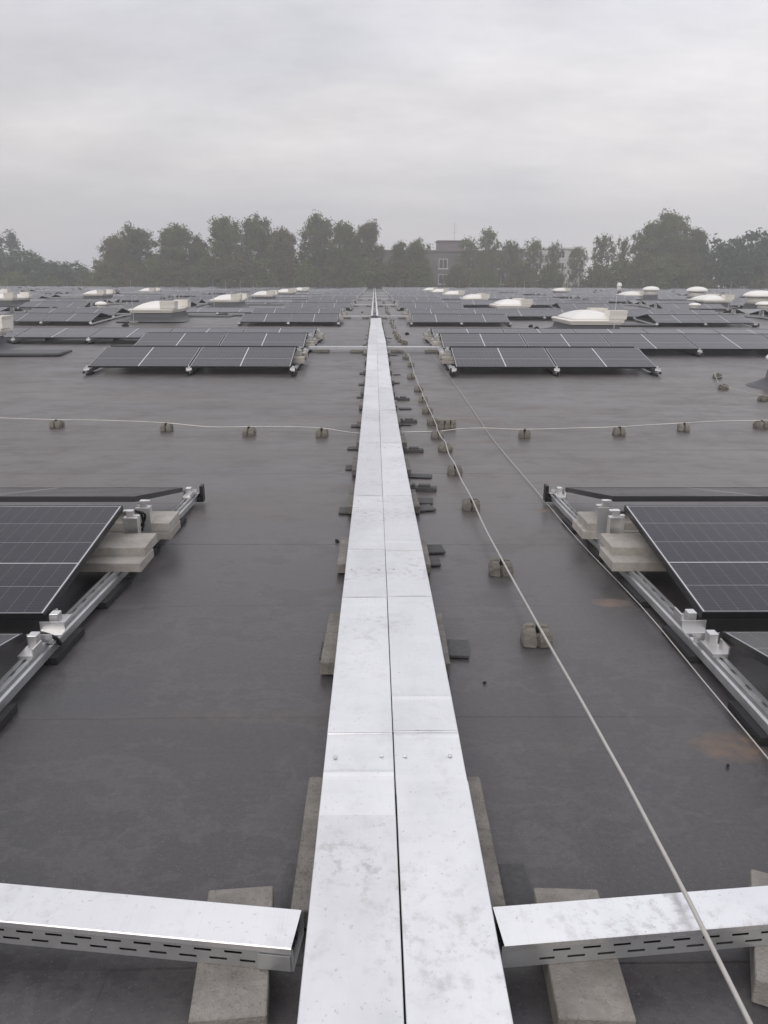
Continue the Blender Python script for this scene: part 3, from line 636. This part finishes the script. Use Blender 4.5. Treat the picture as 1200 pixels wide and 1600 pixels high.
def array(label, x0, dirx, ystart, rows, detail, group):
    """rows: list of lists of panel column indices; dirx +1 builds to the right of x0"""
    t = link('solar_array', None, loc=(0, 0, 0), label=label, cat='solar array', group=group)
    ncol = max(max(r) for r in rows)+1
    yend = ystart+(len(rows)-1)*PITCH_R+2.36
    def colx(c): return x0+dirx*c*UN
    for r, cols in enumerate(rows):
        yl = ystart+r*PITCH_R
        for rear in (0, 1):
            ylow = yl if not rear else yl+2*RUN+0.20
            yrid = yl+RUN if not rear else yl+RUN+0.20
            za, zb = zr(ylow)+LOW, zr(yrid)+RID
            tilt = math.asin((zb-za)/PW)
            if detail == 0:
                m = MB()
                for c in cols:
                    xl = min(colx(c), colx(c)+dirx*PL); b = len(m.v); s = -1 if rear else 1; h = PT
                    pts = [(xl, ylow, za), (xl+PL, ylow, za), (xl+PL, yrid, zb), (xl, yrid, zb)]
                    if rear: pts = [pts[1], pts[0], pts[3], pts[2]]
                    m.poly([(a, b_, c_+h) for a, b_, c_ in pts], 0, [(0, 0), (PL, 0), (PL, PW), (0, PW)])
                    for k in range(4):
                        p, q = pts[k], pts[(k+1) % 4]; m.poly([p, q, (q[0], q[1], q[2]+h), (p[0], p[1], p[2]+h)], 1)
                link('panel_row', m.mesh('panel_row', [M['cells'], M['frame']]), parent=t, kind='stuff')
                continue
            for c in cols:
                xl = min(colx(c), colx(c)+dirx*PL)
                if detail == 2:
                    o = link('solar_panel', panel_me, parent=t); link('frame', frame_me, parent=o)
                else: o = link('solar_panel', panel_full, parent=t)
                if not rear: o.location = (xl, ylow, za); o.rotation_euler = (tilt, 0, 0)
                else: o.location = (xl+PL, ylow, za); o.rotation_euler = (tilt, 0, math.pi)
    # rails, feet and posts below the joints between panels
    ends = sorted(set(c for cols in rows for c in cols) | set(c+1 for cols in rows for c in cols))
    def flank(c, cols): return (c in cols) or (c-1 in cols)
    for c in ends:
        rws = [r for r, cols in enumerate(rows) if flank(c, cols)]
        if not rws: continue
        end = (c == 0); last = not any(c in cols for cols in rows)
        xr = colx(c)-dirx*GAP/2+(-dirx*0.035 if end else (dirx*0.035 if last else 0))
        if detail:
            ra, rb = ystart+rws[0]*PITCH_R-0.16, ystart+rws[-1]*PITCH_R+2.36+0.14
            rl = link('rail', rail_mesh(ra, rb, detail == 2 and end), parent=t, loc=(xr, 0, 0))
            if end or last:
                for yy_, rz in ((rb, 0), (ra, 0)):
                    e = link('end_cap', endcap_me, parent=t, loc=(xr, yy_-0.03, zr(yy_)))
                    if dirx*(1 if end else -1) < 0: e.scale = (-1, 1, 1)
            for k in range(int((rb-ra)/0.62)):
                y = ra+0.22+0.62*k
                if (end and detail == 2) or k % 3 == 0:
                    pd = link('rubber_pad', pad_me, parent=t, loc=(xr, y, zr(y)), rot=(math.atan2(zr(y+.2)-zr(y-.2), .4), 0, 0)); pd.scale = (-dirx if not last else dirx, 1.0+0.5*((k*7) % 3)/2, 1)
        for r in rws:
            yl = ystart+r*PITCH_R
            if detail == 0 and not (end or last): continue
            for (me, nm, y, rz) in ((foot_me, 'foot_bracket', yl-0.005, 0), (post_me, 'ridge_post', yl+RUN+0.005, math.pi), (post_me, 'ridge_post', yl+RUN+0.20-0.005, 0), (foot_me, 'foot_bracket', yl+2*RUN+0.205, math.pi)):
                if detail < 2 and not (end or last) and (y > yl+0.1): continue
                link(nm, me, parent=t, loc=(xr, y, zr(y)), rot=(0, 0, rz))
    return t
def ballast(x, y, z, rz, label, me=None):
    global bal_n
    link('ballast_slab', (bal_me, bal_me2)[bal_n % 2] if me is None else me, loc=(x, y, z), rot=(0, 0, rz), label=label, cat='concrete slab', group='concrete ballast slabs on the solar arrays'); bal_n += 1
XR0, XL0 = 1.385, -1.345
SPECS = []
n_near = {'R': 3, 'L': 3}
array('nearest solar array at right edge with black panels on silver rails', XR0-0.02, 1, 2.93-PITCH_R, [[0, 1], [0, 1]], 2, 'solar arrays on the roof')
array('nearest solar array at left edge with black panels on silver rails', XL0-0.02, -1, 2.93-PITCH_R, [[0, 1], [0, 1]], 2, 'solar arrays on the roof')
for sd, x0, nm in ((1, XR0, 'right'), (-1, XL0, 'left')):
    for (yc, dz, k, what) in ((3.75, 0, 0, 'lower slab of the front ballast stack'), (3.85, 0.050, 0.0, 'upper slab of the front ballast stack'), (4.33, 0, 0, 'lower slab of the rear ballast stack'), (4.335, 0.050, 0.02, 'upper slab of the rear ballast stack')):
        xo = x0+sd*(0.005 if dz == 0 else 0.0)+sd*0.0
        ballast(x0+sd*(0.02+(0.015 if dz else 0)), yc, zr(yc)+0.090+dz, random.uniform(-0.02, 0.02), f'{what} on the nearest {nm} array')
    ballast(x0+sd*0.16, 1.90, zr(1.9)+0.090, 0.0, f'pale ballast slab on the nearest {nm} array close to the viewer')
# black cable loops at the ridge of the left array
mb = MB()
for k, dx in enumerate((0.0, 0.02)):
    mb.tube(smooth([(XL0+0.00+dx, 4.06, 0.30), (XL0+0.05+dx, 4.09, 0.27), (XL0+0.04, 4.12, 0.17+0.03*k), (XL0-0.04, 4.10, 0.13), (XL0+0.03+dx, 4.08, 0.11), (XL0+0.05, 4.15, 0.10)]), 0.007, 6)
link('cable_loop', mb.mesh('cable_loop', M['plastic'], True), loc=(0, 0, zr(4.1)), label='looped black cables hanging at the ridge of the nearest left array', cat='cable')
mb = MB(); mb.tube(smooth([(0, 0, 0.12), (0.03, -0.02, 0.125), (0.06, 0.0, 0.10), (0.065, 0.03, 0.06), (0.05, 0.06, 0.05)]), 0.009, 6)
link('cable_loop', mb.mesh('cable_loop', M['plastic'], True), loc=(XL0+0.01, 2.80, zr(2.8)), label='short black cable hooked over the rail of the nearest left array', cat='cable')

GRW = 7*UN+2.1        # group width plus aisle
BLK = [13.6+14.95*k for k in range(9)]
names_r = ['right of the duct', 'second group right of the duct', 'third group right of the duct', 'fourth group right', 'fifth group right', 'sixth group right', 'seventh group right']
bname = ['first block past the bare roof', 'second block past the bare roof', 'third block back', 'fourth block back', 'fifth block back', 'sixth block back', 'seventh block back', 'eighth block back', 'ninth block back']
for bi, yb in enumerate(BLK):
    for sd, x0, nm in ((1, XR0, 'right'), (-1, XL0, 'left')):
        for g in range(7):
            xa = x0+sd*g*GRW+((0.045 if sd > 0 else -0.125) if bi == 0 else 0.0)
            if abs(xa) > 0.53*(yb+7)+1.0: break
            det = 2 if (bi == 0) else (1 if bi <= 2 else 0)
            full = list(range(7)); short = [0, 1, 5, 6]
            if bi == 0 and g == 0: rws = [[0, 1], full if sd > 0 else [0, 1, 5, 6], full]
            else: rws = [short, full, full] if sd > 0 else [short, short, full]
            lab = f'solar array {"next to the duct on its" if g == 0 else ORD[g]+" from the duct on the"} {nm} side, {bname[bi]}'
            array(lab, xa, sd, yb, rws, det, 'solar arrays on the roof')
            if bi <= 1 and g == 0:
                for r in range(3):
                    yl = yb+r*PITCH_R
                    for (yc, dz, w) in ((yl+0.80, 0, 'lower front'), (yl+0.90, 0.050, 'upper front'), (yl+RUN+0.40, 0, 'lower rear'), (yl+RUN+0.41, 0.050, 'upper rear')):
                        ballast(xa+sd*0.02, yc, zr(yc)+0.090+dz, random.uniform(-0.03, 0.03), f'{w} ballast slab at row {["one", "two", "three"][r]} of the {nm} array, {bname[bi]}')
            elif bi == 2 and g == 0:
                for yc, w in ((yb+0.75, 'front'), (yb+RUN+0.4, 'rear')):
                    ballast(xa+sd*0.02, yc, zr(yc)+0.09, 0, f'{w} ballast slab of the {nm} array, {bname[bi]}')

# ------------------------------------------------------------------ skylights with wind deflectors
def rrect(hx, hy, r, z, cx=0, cy=0, n=3):
    out = []
    for (sx, sy, a0) in ((1, 1, 0), (-1, 1, 90), (-1, -1, 180), (1, -1, 270)):
        for k in range(n+1):
            a = R(a0+90*k/n); out.append((cx+sx*(hx-r)+r*math.cos(a), cy+sy*(hy-r)+r*math.sin(a), z))
    return out
SHX, SHY = 0.76, 1.22
mb = MB(); mb.loft([rrect(SHX+0.55, SHY+0.5, 0.3, -0.03), rrect(SHX+0.16, SHY+0.16, 0.1, 0.05), rrect(SHX+0.02, SHY+0.02, 0.03, 0.12), rrect(SHX-0.02, SHY-0.02, 0.02, 0.30)]); curb_me = mb.mesh('curb', M['curb'])
mb = MB(); mb.loft([rrect(SHX+0.03, SHY+0.03, 0.03, 0.285), rrect(SHX+0.04, SHY+0.04, 0.03, 0.345), rrect(SHX+0.07, SHY+0.07, 0.04, 0.35), rrect(SHX+0.085, SHY+0.085, 0.05, 0.40), rrect(SHX+0.03, SHY+0.03, 0.04, 0.425)]); rim_me = mb.mesh('rim', M['gfk'])
mb = MB(); rings = []
for k in range(8):
    a = k/7*math.pi/2; s = max(0.04, 1-0.97*(k/7)**1.15)
    rings.append(rrect((SHX-0.02)*s, (SHY-0.02)*s, max(0.01, 0.16*s), 0.42+0.27*math.sin(a)))
mb.loft(rings); dome_me = mb.mesh('dome', M['dome'], True)
def deflector(sy):
    """hollow tapered box round a right-hand corner, open at the top"""
    m = MB(); x0, x1 = 0.38, 0.95; ya, yb = (-SHY-0.12, -SHY+0.42) if sy < 0 else (SHY-0.42, SHY+0.12)
    lo = [(x0, ya+0.05), (x1-0.12, ya+0.05), (x1-0.06, yb), (x0, yb)]; hi = [(x0, ya), (x1, ya), (x1, yb), (x0, yb)]
    b = len(m.v)
    out = [[(x, y, 0.34) for x, y in lo], [(x+(0.03 if i in (1, 2) else 0), y, 0.39) for i, (x, y) in enumerate(lo)], [(x, y, 0.71) for x, y in hi]]
    m.loft(out, 0, True, False)
    c = ((x0+x1)/2, (ya+yb)/2)
    inn = [[(x, y, 0.71) for x, y in hi], [(c[0]+(x-c[0])*0.93, c[1]+(y-c[1])*0.93, 0.712) for x, y in hi], [(c[0]+(x-c[0])*0.90, c[1]+(y-c[1])*0.90, 0.45) for x, y in hi]]
    m.loft(inn, 0, False, True)
    return m.mesh('wind_deflector', M['gfk'])
def_f, def_b = deflector(-1), deflector(1)
def skylight(x, y, label, detail=True):
    t = link('skylight', None, loc=(x, y, zr(y)), label=label, cat='skylight', group='white dome skylights')
    link('curb', curb_me, parent=t); link('rim', rim_me, parent=t); link('dome', dome_me, parent=t); link('wind_deflector', def_f, parent=t); link('wind_deflector', def_b, parent=t)
    return t
mb = MB(); mb.tube([(0, 0, 0.05), (0, 0, 0.9), (0, 0, 1.55)], 0.01, 6, 0, True, [0.011, 0.009, 0.005]); pole_me = mb.mesh('pole', M['alu'])
mb = MB(); mb.loft([[(0.17*math.cos(a*math.pi/5), 0.17*math.sin(a*math.pi/5), z) for a in range(10)] for z in (0, 0.06)]+[[(0.14*math.cos(a*math.pi/5), 0.14*math.sin(a*math.pi/5), 0.075) for a in range(10)]]); rodbase_me = mb.mesh('base', M['concrete'])
def rod(x, y, label):
    t = link('lightning_rod', None, loc=(x, y, zr(y)), label=label, cat='lightning rod', group='thin lightning rods'); link('base', rodbase_me, parent=t); link('pole', pole_me, parent=t)
skyl = []
for k in range(6): skyl.append((6.85, 25.6+14.75*k, f'white dome skylight in the column right of the duct, {ORD[k]} from the viewer'))
for k in range(6): skyl.append((-9.0 if k == 0 else -8.45, 16.4+14.9*k, f'white dome skylight in the column left of the duct, {ORD[k]} from the viewer'))
for k, (x, y) in enumerate(((-21.6, 47.2), (-21.6, 62.6), (-23.6, 84.0))): skyl.append((x, y, f'far white skylight in the outer left column, {ORD[k]} from the viewer'))
skyl.append((-33.5, 70.5, 'leftmost distant white skylight near the left edge by the dark round trees'))
for k, (x, y) in enumerate(((19.9, 47.2), (20.6, 64.0), (21.4, 92.0))): skyl.append((x, y, f'far white skylight in the outer right column, {ORD[k]} from the viewer'))
for i, (x, y, lab) in enumerate(skyl):
    skylight(x, y, lab)
    sx = 1 if x > 0 else -1
    rod(x+(0.35 if x > 0 else -0.45), y-SHY-0.75, 'thin lightning rod by ' + lab.replace('white ', '').replace('dome ', '').replace('in the column ', '').replace('in the ', '').replace('from the viewer', 'skylight from viewer').replace('skylight ', '', 1).replace('near the left edge by the dark round trees', 'skylight near left edge'))
for i, (px, yb) in enumerate([(222, 96), (277, 90), (353, 55), (376, 74), (625, 97), (684, 104), (805, 98), (947, 88), (1058, 96), (12, 58)]):
    p = PD(px, 452, yb); rod(p.x, yb, f'distant lightning rod against the trees, {ORD[[1, 2, 3, 4, 5, 6, 7, 8, 9, 0][i]]} from the left')
# flat dark walkway mats near the skylights
mb = MB(); mb.box(-1.1, 1.1, -0.55, 0.55, 0.0, 0.05, 0, 0.02); walk_me = mb.mesh('roof_mat', M['curb'])
for (px, py, rz, s, lab) in ((40, 553, 0.04, 0.75, 'flat dark slab on the roof in front of the cut-off left skylight'), (330, 495, 0.0, 0.8, 'flat dark slab right of the second left skylight'), (975, 509, 0.0, 0.9, 'flat dark slab right of the nearest right skylight'), (412, 477, 0, 1.0, 'flat dark slab right of the third left skylight')):
    p = PR(px, py); link('roof_mat', walk_me, loc=(p.x, p.y, zr(p.y)+0.004), rot=(0, 0, rz), label=lab, cat='mat', group='flat dark slabs by skylights').scale = (s, s, 1)

# ------------------------------------------------------------------ round vent domes
def vent(x, y, h, r, label):
    t = link('vent_dome', None, loc=(x, y, zr(y)), label=label, cat='roof vent', group='round white roof vents')
    def circ(rr, z, n=20): return [(rr*math.cos(2*math.pi*k/n), rr*math.sin(2*math.pi*k/n), z) for k in range(n)]
    m = MB(); m.loft([circ(r*2.3, -0.04), circ(r*1.5, 0.02), circ(r*1.0, 0.12), circ(r*0.95, h*0.45)]); link('flashing', m.mesh('flashing', M['curb'], True), parent=t)
    m = MB(); m.loft([circ(r*0.82, h*0.44), circ(r*0.82, h*0.78)]); link('neck', m.mesh('neck', M['gfk'], True), parent=t)
    m = MB(); m.loft([circ(r*1.08, h*0.74), circ(r*1.1, h*0.78)]+[circ(max(0.01, r*1.1*math.cos(a)), h*0.78+h*0.24*math.sin(a)) for a in np.linspace(0.15, 1.56, 6)]); link('cap', m.mesh('cap', M['dome'], True), parent=t)
p = PR(1232, 604); vent(p.x, p.y, 0.56, 0.36, 'round white vent dome on a dark flared base cut by the right edge')
for (px, Y, h, r, lab) in ((1017, 60, 1.12, 0.58, 'distant round white vent dome in front of the tallest right tree'), (1089, 52, 1.16, 0.62, 'distant round white vent dome behind the outer right skylight'), (1188, 40, 1.12, 0.72, 'distant wide white vent dome near the right edge'), (967, 75, 1.35, 0.22, 'tiny distant white vent cap above the outer right skylight'), (1088, 42.0, 0.5, 0.28, 'small white vent cap sticking up between right solar panels'), (156, 36, 0.55, 0.25, 'small white vent cap between left solar arrays'), (1198, 38, 0.6, 0.4, 'small white vent at right edge below the wide vent dome')):
    p = PD(px, 455, Y); vent(p.x, Y, h, r, lab)
# a few dark leftovers on the roof
mb = MB(); mb.box(-0.05, 0.05, -0.03, 0.03, 0, 0.03, 0, 0.006); mb.box(-0.02, 0.04, -0.02, 0.03, 0.03, 0.05, 0, 0.005); bit_me = mb.mesh('rubber_offcut', M['rubber'])
for i, (px, py, s, lab) in enumerate(((757, 1068, 0.14, 'tiny dark pebble right of the duct in the near roof'), (1137, 1198, 0.14, 'tiny dark crumb on the roof near the right stain'), (527, 847, 0.3, 'tiny dark crumb left of the duct'), (412, 523, 1.3, 'dark offcut on the roof past the left array'), (636, 523, 1.3, 'dark offcut on the roof left of the right array'), (829, 511, 1.7, 'dark offcut near the flared base of the right skylight'), (838, 514, 1.7, 'second dark offcut near the right skylight'), (196, 510, 2.2, 'dark strip in front of the second left skylight'), (566, 489, 1.4, 'small dark offcut beside the far left branch tray'))):
    p = PR(px, py); link('rubber_offcut', bit_me, loc=(p.x, p.y, zr(p.y)+0.001), rot=(0, 0, i), label=lab, cat='debris').scale = (s, s, s)

# ------------------------------------------------------------------ buildings beyond the trees
def building(name, label, xL, xR, Y, ztop, depth, wall, wins, wsize, pent=None):
    t = link(name, None, loc=(0, 0, Z_G), label=label, cat='building')
    m = MB(); m.box(xL, xR, Y, Y+depth, 0, ztop-Z_G); link('wall', m.mesh('wall', M[wall]), parent=t)
    m = MB(); m.box(xL-0.3, xR+0.3, Y-0.3, Y+depth+0.3, ztop-Z_G+0.002, ztop-Z_G+0.35); rf = link('roof', m.mesh('roof', M['penthouse' if wall != 'render_white' else 'white']), parent=t)
    ww, wh = wsize
    m = MB(); m.box(-ww/2, ww/2, -0.05, -0.02, -wh/2, wh/2); pane = m.mesh('pane', M['glass'])
    m = MB(); e = 0.12
    for q in ((-ww/2-e, -ww/2, -wh/2, wh/2), (ww/2, ww/2+e, -wh/2, wh/2), (-ww/2-e, ww/2+e, wh/2, wh/2+e), (-ww/2-e-0.2, ww/2+e+0.2, -wh/2-0.2, -wh/2), (-0.05, 0.05, -wh/2, wh/2)): m.box(q[0], q[1], -0.10, -0.002, q[2], q[3])
    wf = m.mesh('window', M['white'])
    for (x, z) in wins:
        o = link('window', wf, parent=t, loc=(x, Y, z-Z_G)); link('pane', pane, parent=o)
    return t
YB = 180.0
def bx(px): return PD(px, 430, YB).x
def bz(py): return PD(600, py, YB).z
wins = [(bx(x), bz(y)) for y in (412, 436, 460) for x in (555, 593, 640, 692, 735, 783)]
bt = building('apartment_building', 'dark grey flat-roofed apartment block behind the trees with white-framed windows', bx(500), bx(815), YB, bz(393), 12, 'render_dark', wins, (1.7, 1.9))
m = MB(); m.box(bx(685), bx(724), YB+2, YB+9, bz(393)-Z_G+0.36, bz(376)-Z_G); m.box(bx(683), bx(726), YB+1.6, YB+9.4, bz(376)-Z_G+0.002, bz(374.5)-Z_G); link('roof_housing', m.mesh('roof_housing', M['penthouse']), parent=bt)
m = MB(); xm = bx(710.5); m.tube([(xm, YB+3, bz(376)-Z_G), (xm, YB+3, bz(346)-Z_G)], 0.07, 5)
for zz, w in ((350, 0.5), (356, 0.7), (362, 0.6)): m.box(xm-w, xm+w, YB+2.97, YB+3.03, bz(zz)-Z_G-0.03, bz(zz)-Z_G+0.03)
link('antenna_mast', m.mesh('antenna_mast', M['galv']), parent=bt)
wins = [(bx(x), bz(y)) for y in (396, 414, 432, 450) for x in (828, 846, 864, 882, 900)]
building('white_apartment_building', 'white apartment block showing through sparse trees on the right', bx(818), bx(918), YB+4, bz(387), 12, 'render_white', wins, (1.3, 1.3))
wins = [(bx(x), bz(y)) for y in (428, 446) for x in (415, 435, 455, 475)]
building('low_white_building', 'low pale building glimpsed between tree trunks left of the duct', bx(400), bx(500), YB+5, bz(410), 10, 'render_white', wins, (1.4, 1.4))

# ------------------------------------------------------------------ trees
def leaf_cloud(centers, radii, counts, size, rng):
    V = []; 
    for c, r, n in zip(centers, radii, counts):
        u = rng.normal(size=(n, 3)); u /= np.linalg.norm(u, axis=1)[:, None]
        rad = np.minimum(np.abs(rng.normal(size=n))*0.8, 1.5)
        V.append(np.array(c)[None]+u*rad[:, None]*np.array(r)[None])
    p = np.concatenate(V); n = len(p)
    a = rng.normal(size=(n, 3)); a /= np.linalg.norm(a, axis=1)[:, None]
    b = rng.normal(size=(n, 3)); b -= (a*b).sum(1)[:, None]*a; b /= np.linalg.norm(b, axis=1)[:, None]
    s = size*rng.uniform(0.6, 1.35, n)[:, None]
    q = np.stack([p-a*s, p-b*s*0.55, p+a*s, p+b*s*0.55], 1).reshape(-1, 3)
    return q
def crown_mesh(q, mat):
    n = len(q)//4; me = bpy.data.meshes.new('crown'); me.vertices.add(n*4); me.vertices.foreach_set('co', q.astype(np.float32).ravel())
    me.loops.add(n*4); me.loops.foreach_set('vertex_index', np.arange(n*4, dtype=np.int32))
    me.polygons.add(n); me.polygons.foreach_set('loop_start', np.arange(0, n*4, 4, dtype=np.int32))
    me.materials.append(mat); me.update(calc_edges=True); return me
def make_tree(seed, style, H=1.0):
    """unit tree: height ~ 20 m, crown half width ~ 6 m"""
    rng = np.random.default_rng(seed); rr = random.Random(seed)
    tm = MB(); cs = []; rs = []; ns = []
    if style in ('airy', 'sparse'):
        base = 3.5; trunk = [(0, 0, -0.3)]; x = y = 0
        for k in range(1, 7):
            x += rr.uniform(-0.35, 0.35); y += rr.uniform(-0.35, 0.35); trunk.append((x, y, k*2.9))
        tm.tube(trunk, 0.3, 7, 0, True, [0.34-0.045*k for k in range(7)])
        nb = 20 if style == 'airy' else 17
        for b in range(nb):
            h = base+(17.0-base)*(b+0.5)/nb+rr.uniform(-0.5, 0.5); az = b*2.4+rr.uniform(-0.4, 0.4)
            ln = (2.0+4.6*math.sin(math.pi*min(1, (h-2.0)/17.5))**0.8)*rr.uniform(0.7, 1.1)
            k = min(5, int(h/2.9)); f = h/2.9-k; s0 = Vector(trunk[k]).lerp(Vector(trunk[k+1]), f)
            el = R(rr.uniform(25, 55)+max(0, (h-10))*2.0)
            d = Vector((math.cos(az)*math.cos(el), math.sin(az)*math.cos(el), math.sin(el)))
            e = s0+d*ln
            while (e.x**2+e.y**2)/5.7**2+((e.z-11.2)/8.3)**2 > 1.0 and ln > 0.6: ln *= 0.9; e = s0+d*ln
            mid = s0.lerp(e, 0.5)+Vector((0, 0, -0.25))
            tm.tube([s0, mid, e], 0.1, 5, 0, False, [0.13, 0.08, 0.03])
            for j in range(11):
                f = 0.3+0.75*j/10; c = s0.lerp(e, f)+Vector((rr.gauss(0, 0.95), rr.gauss(0, 0.95), rr.gauss(0.2, 0.85)))
                if ((c.x**2+c.y**2)/5.9**2+((c.z-11.2)/8.6)**2) > 1.0: continue
                tm.tube([s0.lerp(e, min(1, f*0.85)), c], 0.03, 3, 0, False)
                r0 = rr.uniform(0.55, 1.15)*(1.0 if style == 'airy' else 0.8)
                cs.append(c); rs.append((r0, r0, r0*0.8)); ns.append(int((170 if style == 'airy' else 72)*r0**1.6))
        for j in range(16):
            c = Vector(trunk[-1])+Vector((rr.gauss(0, 1.2), rr.gauss(0, 1.2), rr.uniform(-0.8, 1.7))); r0 = rr.uniform(0.6, 1.0)
            tm.tube([trunk[-2], c], 0.04, 3, 0, False)
            cs.append(c); rs.append((r0, r0, r0)); ns.append(int((70 if style == 'airy' else 40)*r0**2))
        for b in range(58 if style == 'airy' else 22):      # fill the crown to a rounded outline
            u = rng.normal(size=3); u /= np.linalg.norm(u); rad = rr.uniform(0.35, 0.93)
            c = (u[0]*5.6*rad, u[1]*5.6*rad, 11.4+u[2]*8.0*rad); r0 = rr.uniform(0.6, 1.15)
            cs.append(c); rs.append((r0, r0, r0*0.85)); ns.append(int(95*r0**1.6))
        size = 0.21
    elif style == 'dense':
        tm.tube([(0, 0, -0.3), (0.2, 0, 5), (0, 0.2, 12)], 0.3, 7, 0, True, [0.4, 0.3, 0.12])
        for b in range(190):
            u = rng.normal(size=3); u /= np.linalg.norm(u); u[2] = abs(u[2]) if rr.random() < 0.75 else u[2]*0.7
            rad = rr.uniform(0.55, 0.95); c = (u[0]*6.0*rad, u[1]*6.0*rad, 9.5+u[2]*9.4*rad); r0 = rr.uniform(0.6, 1.35)
            cs.append(c); rs.append((r0, r0, r0*0.75)); ns.append(int(70*r0**1.7))
        for b in range(10):
            c = cs[b*9]; tm.tube([(0, 0, 4+b*0.7), c], 0.08, 4, 0, False)
        size = 0.30
    elif style == 'poplar':
        tm.tube([(0, 0, -0.3), (0, 0, 10), (0, 0, 19)], 0.25, 6, 0, True, [0.3, 0.2, 0.05])
        for b in range(60):
            h = rr.uniform(2, 19.5); w = 1.5*math.sin(math.pi*min(1, (h+1)/21.5))**0.7
            c = (rr.gauss(0, w*0.5), rr.gauss(0, w*0.5), h); cs.append(c); rs.append((0.8, 0.8, 1.3)); ns.append(75)
        size = 0.28
    return leaf_cloud(cs, rs, ns, size, rng), tm
lib = {}
def tree_lib(style, seed, matn):
    key = (style, seed, matn)
    if key not in lib:
        q, tm = make_tree(seed, style); lib[key] = (crown_mesh(q, M[matn]), tm.mesh('trunk', M['bark'], True))
    return lib[key]
tcount = 0
def tree(px, ptop, wpx, Y, style, matn, label, group='trees beyond the roof'):
    global tcount
    cm, tm = tree_lib(style, tcount % (6 if style in ('airy',) else 3), matn)
    top = PD(px, ptop, Y); H = (top.z-Z_G)/(20.6 if style in ('airy', 'sparse') else 20.0)
    wm = wpx/1253*Y; sx = wm/(3.0 if style == 'poplar' else 12.2)
    t = link('poplar_tree' if style == 'poplar' else 'tree', None, loc=(top.x, Y, Z_G), rot=(0, 0, tcount*1.3), label=label, cat='tree', group=group); t.scale = (sx, sx, H)
    link('trunk', tm, parent=t); link('crown', cm, parent=t); tcount += 1
tall = [(172, 362, 62, 157), (208, 346, 80, 164), (272, 344, 88, 160), (305, 362, 60, 165), (352, 334, 82, 158), (398, 328, 82, 163), (442, 350, 62, 159), (497, 329, 76, 162), (540, 340, 66, 157), (578, 338, 62, 165), (625, 374, 52, 160), (655, 367, 54, 165)]
for i, (px, pt, w, Y) in enumerate(tall):
    tree(px, pt, w*1.05, Y, 'airy', 'leaf_olive' if i % 3 else 'leaf_brown', f'tall airy tree left of the dark apartment block, {ORD[i]} from the left')
for i, (px, pt, w, Y) in enumerate([(735, 362, 60, 172), (765, 349, 66, 168), (800, 368, 50, 166), (835, 364, 54, 164), (868, 372, 46, 168), (905, 378, 46, 165), (945, 357, 60, 166), (975, 364, 44, 170)]):
    tree(px, pt, w, Y, 'sparse', 'leaf_olive', f'sparse light tree in front of the apartment blocks, {ORD[i]} from the left')
for i, (px, pt, w, Y) in enumerate([(1020, 340, 80, 165), (1050, 323, 92, 162), (1092, 352, 66, 160)]):
    tree(px, pt, w, Y, 'airy', 'leaf_olive', ['left one of the tall airy trees in the right half', 'tallest airy tree in the right half', 'airy tree just left of the dark dense trees at right'][i])
for i, (px, pt, w, Y) in enumerate([(1138, 356, 105, 156), (1190, 349, 110, 160), (1240, 352, 110, 156)]):
    tree(px, pt, w, Y, 'dense', 'leaf_dark', ['dark dense tree at right beside the tall airy trees', 'dark dense tree by the right edge', 'dark dense tree cut by the right edge'][i])
tree(1215, 412, 90, 152, 'dense', 'leaf_yellow', 'yellow-green bush low at the right edge')
for i, (px, pt, w, Y) in enumerate([(-20, 392, 90, 172), (40, 384, 110, 170), (78, 398, 80, 166), (112, 402, 80, 170), (20, 420, 70, 158), (75, 424, 70, 156), (140, 418, 60, 160)]):
    tree(px, pt, w, Y, 'dense', 'leaf_dark' if i < 4 else 'leaf_olive', f'rounded dark green tree at the far left, {ORD[i]} of the clump', 'rounded trees at far left')
tree(-6, 366, 26, 185, 'poplar', 'leaf_dark', 'slim dark poplar cut by the left edge'); tree(17, 367, 24, 190, 'poplar', 'leaf_dark', 'slim dark poplar rising above the left rounded trees')
low = [(165, 398, 70), (205, 404, 66), (245, 396, 74), (285, 402, 70), (325, 392, 80), (365, 388, 80), (405, 396, 76), (445, 404, 66), (480, 400, 60), (520, 406, 60), (575, 396, 70), (618, 395, 76), (655, 398, 64), (712, 408, 48), (758, 408, 46), (815, 402, 52), (860, 408, 56), (935, 402, 60), (975, 396, 70), (1010, 388, 80), (1050, 386, 90), (1090, 392, 80)]
for i, (px, pt, w) in enumerate(low):
    tree(px, pt, w, 153+(i*5 % 4), 'dense', 'leaf_brown' if i % 2 else 'leaf_olive', f'low brownish-green tree just behind the roof edge, {ORD[i]} from the left', 'low trees behind the roof edge')

# ------------------------------------------------------------------ haze
mb = MB(); mb.box(-255, 255, -65, 270, Z_G-1, 20)
hz = link('haze', mb.mesh('haze', None) if False else mb.mesh('haze', []), kind='stuff')
hm = bpy.data.materials.new('haze'); hm.use_nodes = True; hm.node_tree.nodes.clear()
ho = hm.node_tree.nodes.new('ShaderNodeOutputMaterial'); pv = hm.node_tree.nodes.new('ShaderNodeVolumePrincipled')
pv.inputs['Color'].default_value = (0.97, 0.97, 0.98, 1); pv.inputs['Density'].default_value = 0.0023; pv.inputs['Anisotropy'].default_value = 0.2
hm.node_tree.links.new(pv.outputs[0], ho.inputs['Volume']); hz.data.materials.append(hm)
